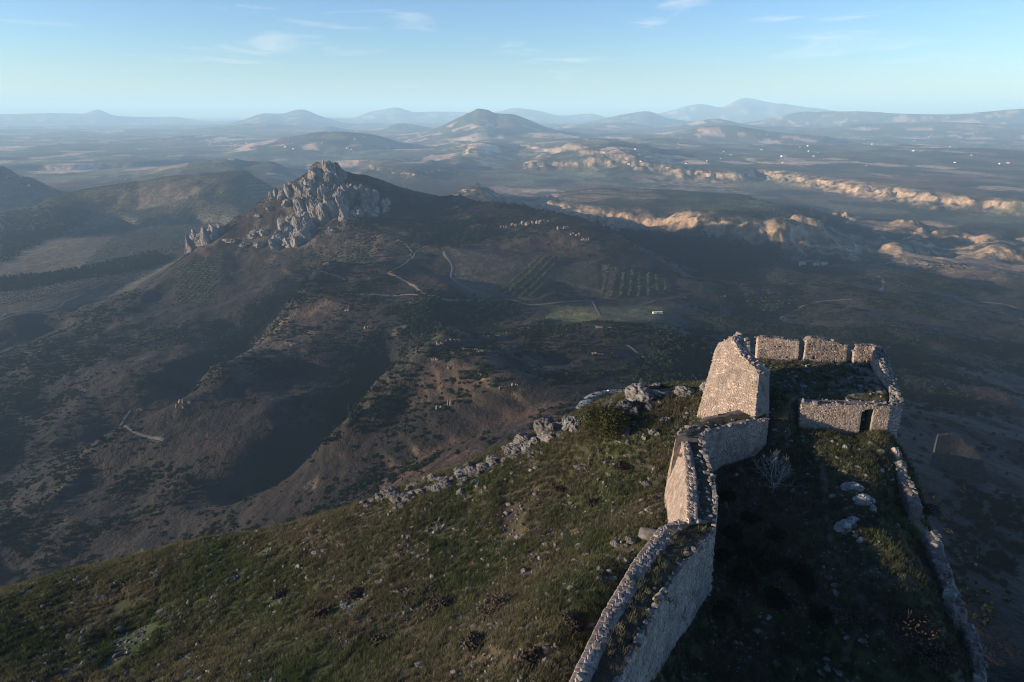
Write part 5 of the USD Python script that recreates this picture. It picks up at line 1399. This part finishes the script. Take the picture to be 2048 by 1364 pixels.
# brush and low bushes near by
def brush(px, py, s, mat, lab, grp=None, n=700, flat=0.5):
    p = hill_hit(px, py)
    if p is None: return
    r_ = np.random.default_rng(int(px * 3 + py))
    t = thing('low_bush', lab, 'bush', p - [0, 0, 0.1], r_.uniform(0, 6), None, grp)
    obj('foliage', leaf_cloud(n, s, 0.11, r_, 5, 0.3, flat), mat, t)
    b_ = []
    for _ in range(4): grow(np.array([0, 0, -0.1]), unit([r_.normal(), r_.normal(), 1.0]), s * 0.5, 0.025, 1, r_, b_)
    obj('stem', join(b_), 'bark', t)
def slope_word(a, b):
    return 'near the long wall' if a > 1050 and b > 1050 else 'high on the slope below the rim' if b < 1050 else 'in the middle of the slope' if a > 800 else 'on the lower left of the slope'
for a, b, s in [(985,1225,1.5),(880,1215,1.1),(700,1195,1.0),(640,1235,0.9),(1150,1250,0.8),(560,1190,0.8),(1060,1330,1.0),(1265,1150,0.7),(950,1290,0.9),(760,1290,0.8),(1120,980,0.7),(1245,935,0.8),(1190,1010,0.7)]:
    brush(a, b, s, 'dry_brush', 'low greyish brown dry bush ' + slope_word(a, b), 'dry bushes ' + slope_word(a, b))
for a, b, s in [(1470,1075,1.0),(1500,1110,1.2),(1540,1140,1.3),(1590,1150,1.2),(1480,1160,1.1),(1620,1180,1.0),(1440,1120,0.9),(1550,1075,0.9),(1500,1040,0.8),(1560,1210,1.2),(1450,1230,1.1),(1640,1240,1.0),(1460,1000,0.8)]:
    brush(a, b, s, 'scrub_leaf', *(('dark low bush in the shade close under the wall', 'dark bushes close under the wall') if a < 1515 else ('dark low bush in the middle of the shaded courtyard', 'dark bushes in the middle of the courtyard')), 600, 0.6)
for a, b, s, lab in [(1835,1020,1.5,'brown bush overgrowing the ruined wall below the tower'), (1800,1270,2.2,'broad tangle of bare brown brush at the lower right'), (1700,1240,1.2,'small brown brush left of the broad tangle'), (1880,1330,1.6,'reddish brush at the lower right corner edge')]:
    brush(a, b, s, 'dry_brush', lab, None, 1500, 0.45)
# grass and little stones
def tuft(r, n, h):
    vs, fs = [], []
    for k in range(n):
        a = r.uniform(0, 6.3); o = np.array([r.normal() * 0.12, r.normal() * 0.12, -0.03])
        d = np.array([math.cos(a), math.sin(a), 0]); s_ = np.array([-d[1], d[0], 0]) * 0.022
        t_ = o + d * h * r.uniform(0.2, 0.8) + [0, 0, h * r.uniform(0.5, 1.0)]
        vs += [o - s_, o + s_, t_]; fs.append([3 * k, 3 * k + 1, 3 * k + 2])
    return np.array(vs), np.array(fs)
tufts = [(tuft(np.random.default_rng(960 + k), 26, 0.30 + 0.05 * k), 'grass_blade', False) for k in range(4)]
gxs, gys = rng.uniform(-68, 40, 150000), rng.uniform(22, 84, 150000)
gz = hz(gxs, gys)
u_, v_ = pixel(np.stack([gxs, gys, gz], 1))
ok = (u_ > -60) & (u_ < 1990) & (v_ > 690) & (v_ < 1400) & (rng.random(len(gxs)) < 0.25 + 0.9 * noise2(np.stack([gxs, gys], 1) / 1.7, 15)) & (noise2(np.stack([gxs, gys], 1) / 4.3, 16) > 0.10)
def in_walls(x, y):
    m = np.zeros(len(x), bool)
    for a, b in ((la, ra), (lb, rb_), (bc, fc)):
        pg = shapely.Polygon(np.vstack([np.asarray(a)[:, :2], np.asarray(b)[::-1, :2]])).buffer(0.15)
        m |= shapely.contains(pg, shapely.points(x, y))
    return m
ok &= ~in_walls(gxs, gys)
on_plat = poly_sd(plat, gxs, gys) > -0.2
ok &= ~(on_plat & (rng.random(len(gxs)) < 0.85))
gxs, gys, gz = gxs[ok][:62000], gys[ok][:62000], gz[ok][:62000]
wg = gl + rng.normal(size=gl.shape) * 0.22
wg = np.vstack([wg, shift((resample(lb, 60) + resample(rb_, 60)) / 2, (0, 0, -0.1)) + rng.normal(size=(60, 3)) * [0.5, 0.5, 0.02]])
wg[:, 2] -= 0.2
P3 = np.vstack([np.stack([gxs, gys, gz], 1), wg])
scatter('grass', tufts, P3, rng.uniform(0, 6.3, len(P3)), rng.uniform(0.5, 1.35, len(P3)), 'rough winter grass and weeds covering the castle hill')
lumps = [(LUMPS[k], 'grey_stone', False) for k in range(6)]
kx, ky = rng.uniform(-66, 40, 46000), rng.uniform(24, 82, 46000)
kz = hz(kx, ky)
u_, v_ = pixel(np.stack([kx, ky, kz], 1))
dens = 0.35 * (poly_sd(plat, kx, ky) > 0) + noise2(np.stack([kx, ky], 1) / 5.0, 19) * 0.7 + 0.4 * noise2(np.stack([kx, ky], 1) / 1.8, 20)
ok = (u_ > -40) & (u_ < 1800) & (v_ > 690) & (v_ < 1390) & (dens > 0.42) & ~in_walls(kx, ky)
kx, ky, kz = kx[ok][:12000], ky[ok][:12000], kz[ok][:12000]
ks = rng.uniform(0.05, 0.15, len(kx)) * (1 + (rng.random(len(kx)) < 0.12))
scatter('scattered_stones', lumps, np.stack([kx, ky, kz + ks * 0.2], 1), rng.uniform(0, 6.3, len(kx)), np.stack([ks * 1.3, ks, ks * 0.7], 1), 'small pale stones strewn through the grass')
# the ruin out on the slope to the right
p = hit(1925, 960, (180, 700))
d0 = p[1] * C - p[2] * S
tl3 = np.array([at_depth(a, b, d0 + e) for a, b, e in [(1876,872,0),(1905,868,1),(1924,874,2),(1932,890,3),(1945,892,3),(1962,915,5),(1975,945,8)]])
tl3 = resample(tl3, 50); tl3[:, 2] += (fbm3(tl3 * 0.5, 3, 3) - 0.5) * 1.6
rough_mat('dark_stone', [(0.3, (0.02, 0.02, 0.02)), (0.7, (0.055, 0.053, 0.05))], 0.6, bump=0.7, dist=0.1)  # stone colour darkened to stand for shade on the ruin
t = thing('ruined_outwork', 'broken wall of an outwork with shade painted into its stone, down the dark slope at the right', 'ruin')
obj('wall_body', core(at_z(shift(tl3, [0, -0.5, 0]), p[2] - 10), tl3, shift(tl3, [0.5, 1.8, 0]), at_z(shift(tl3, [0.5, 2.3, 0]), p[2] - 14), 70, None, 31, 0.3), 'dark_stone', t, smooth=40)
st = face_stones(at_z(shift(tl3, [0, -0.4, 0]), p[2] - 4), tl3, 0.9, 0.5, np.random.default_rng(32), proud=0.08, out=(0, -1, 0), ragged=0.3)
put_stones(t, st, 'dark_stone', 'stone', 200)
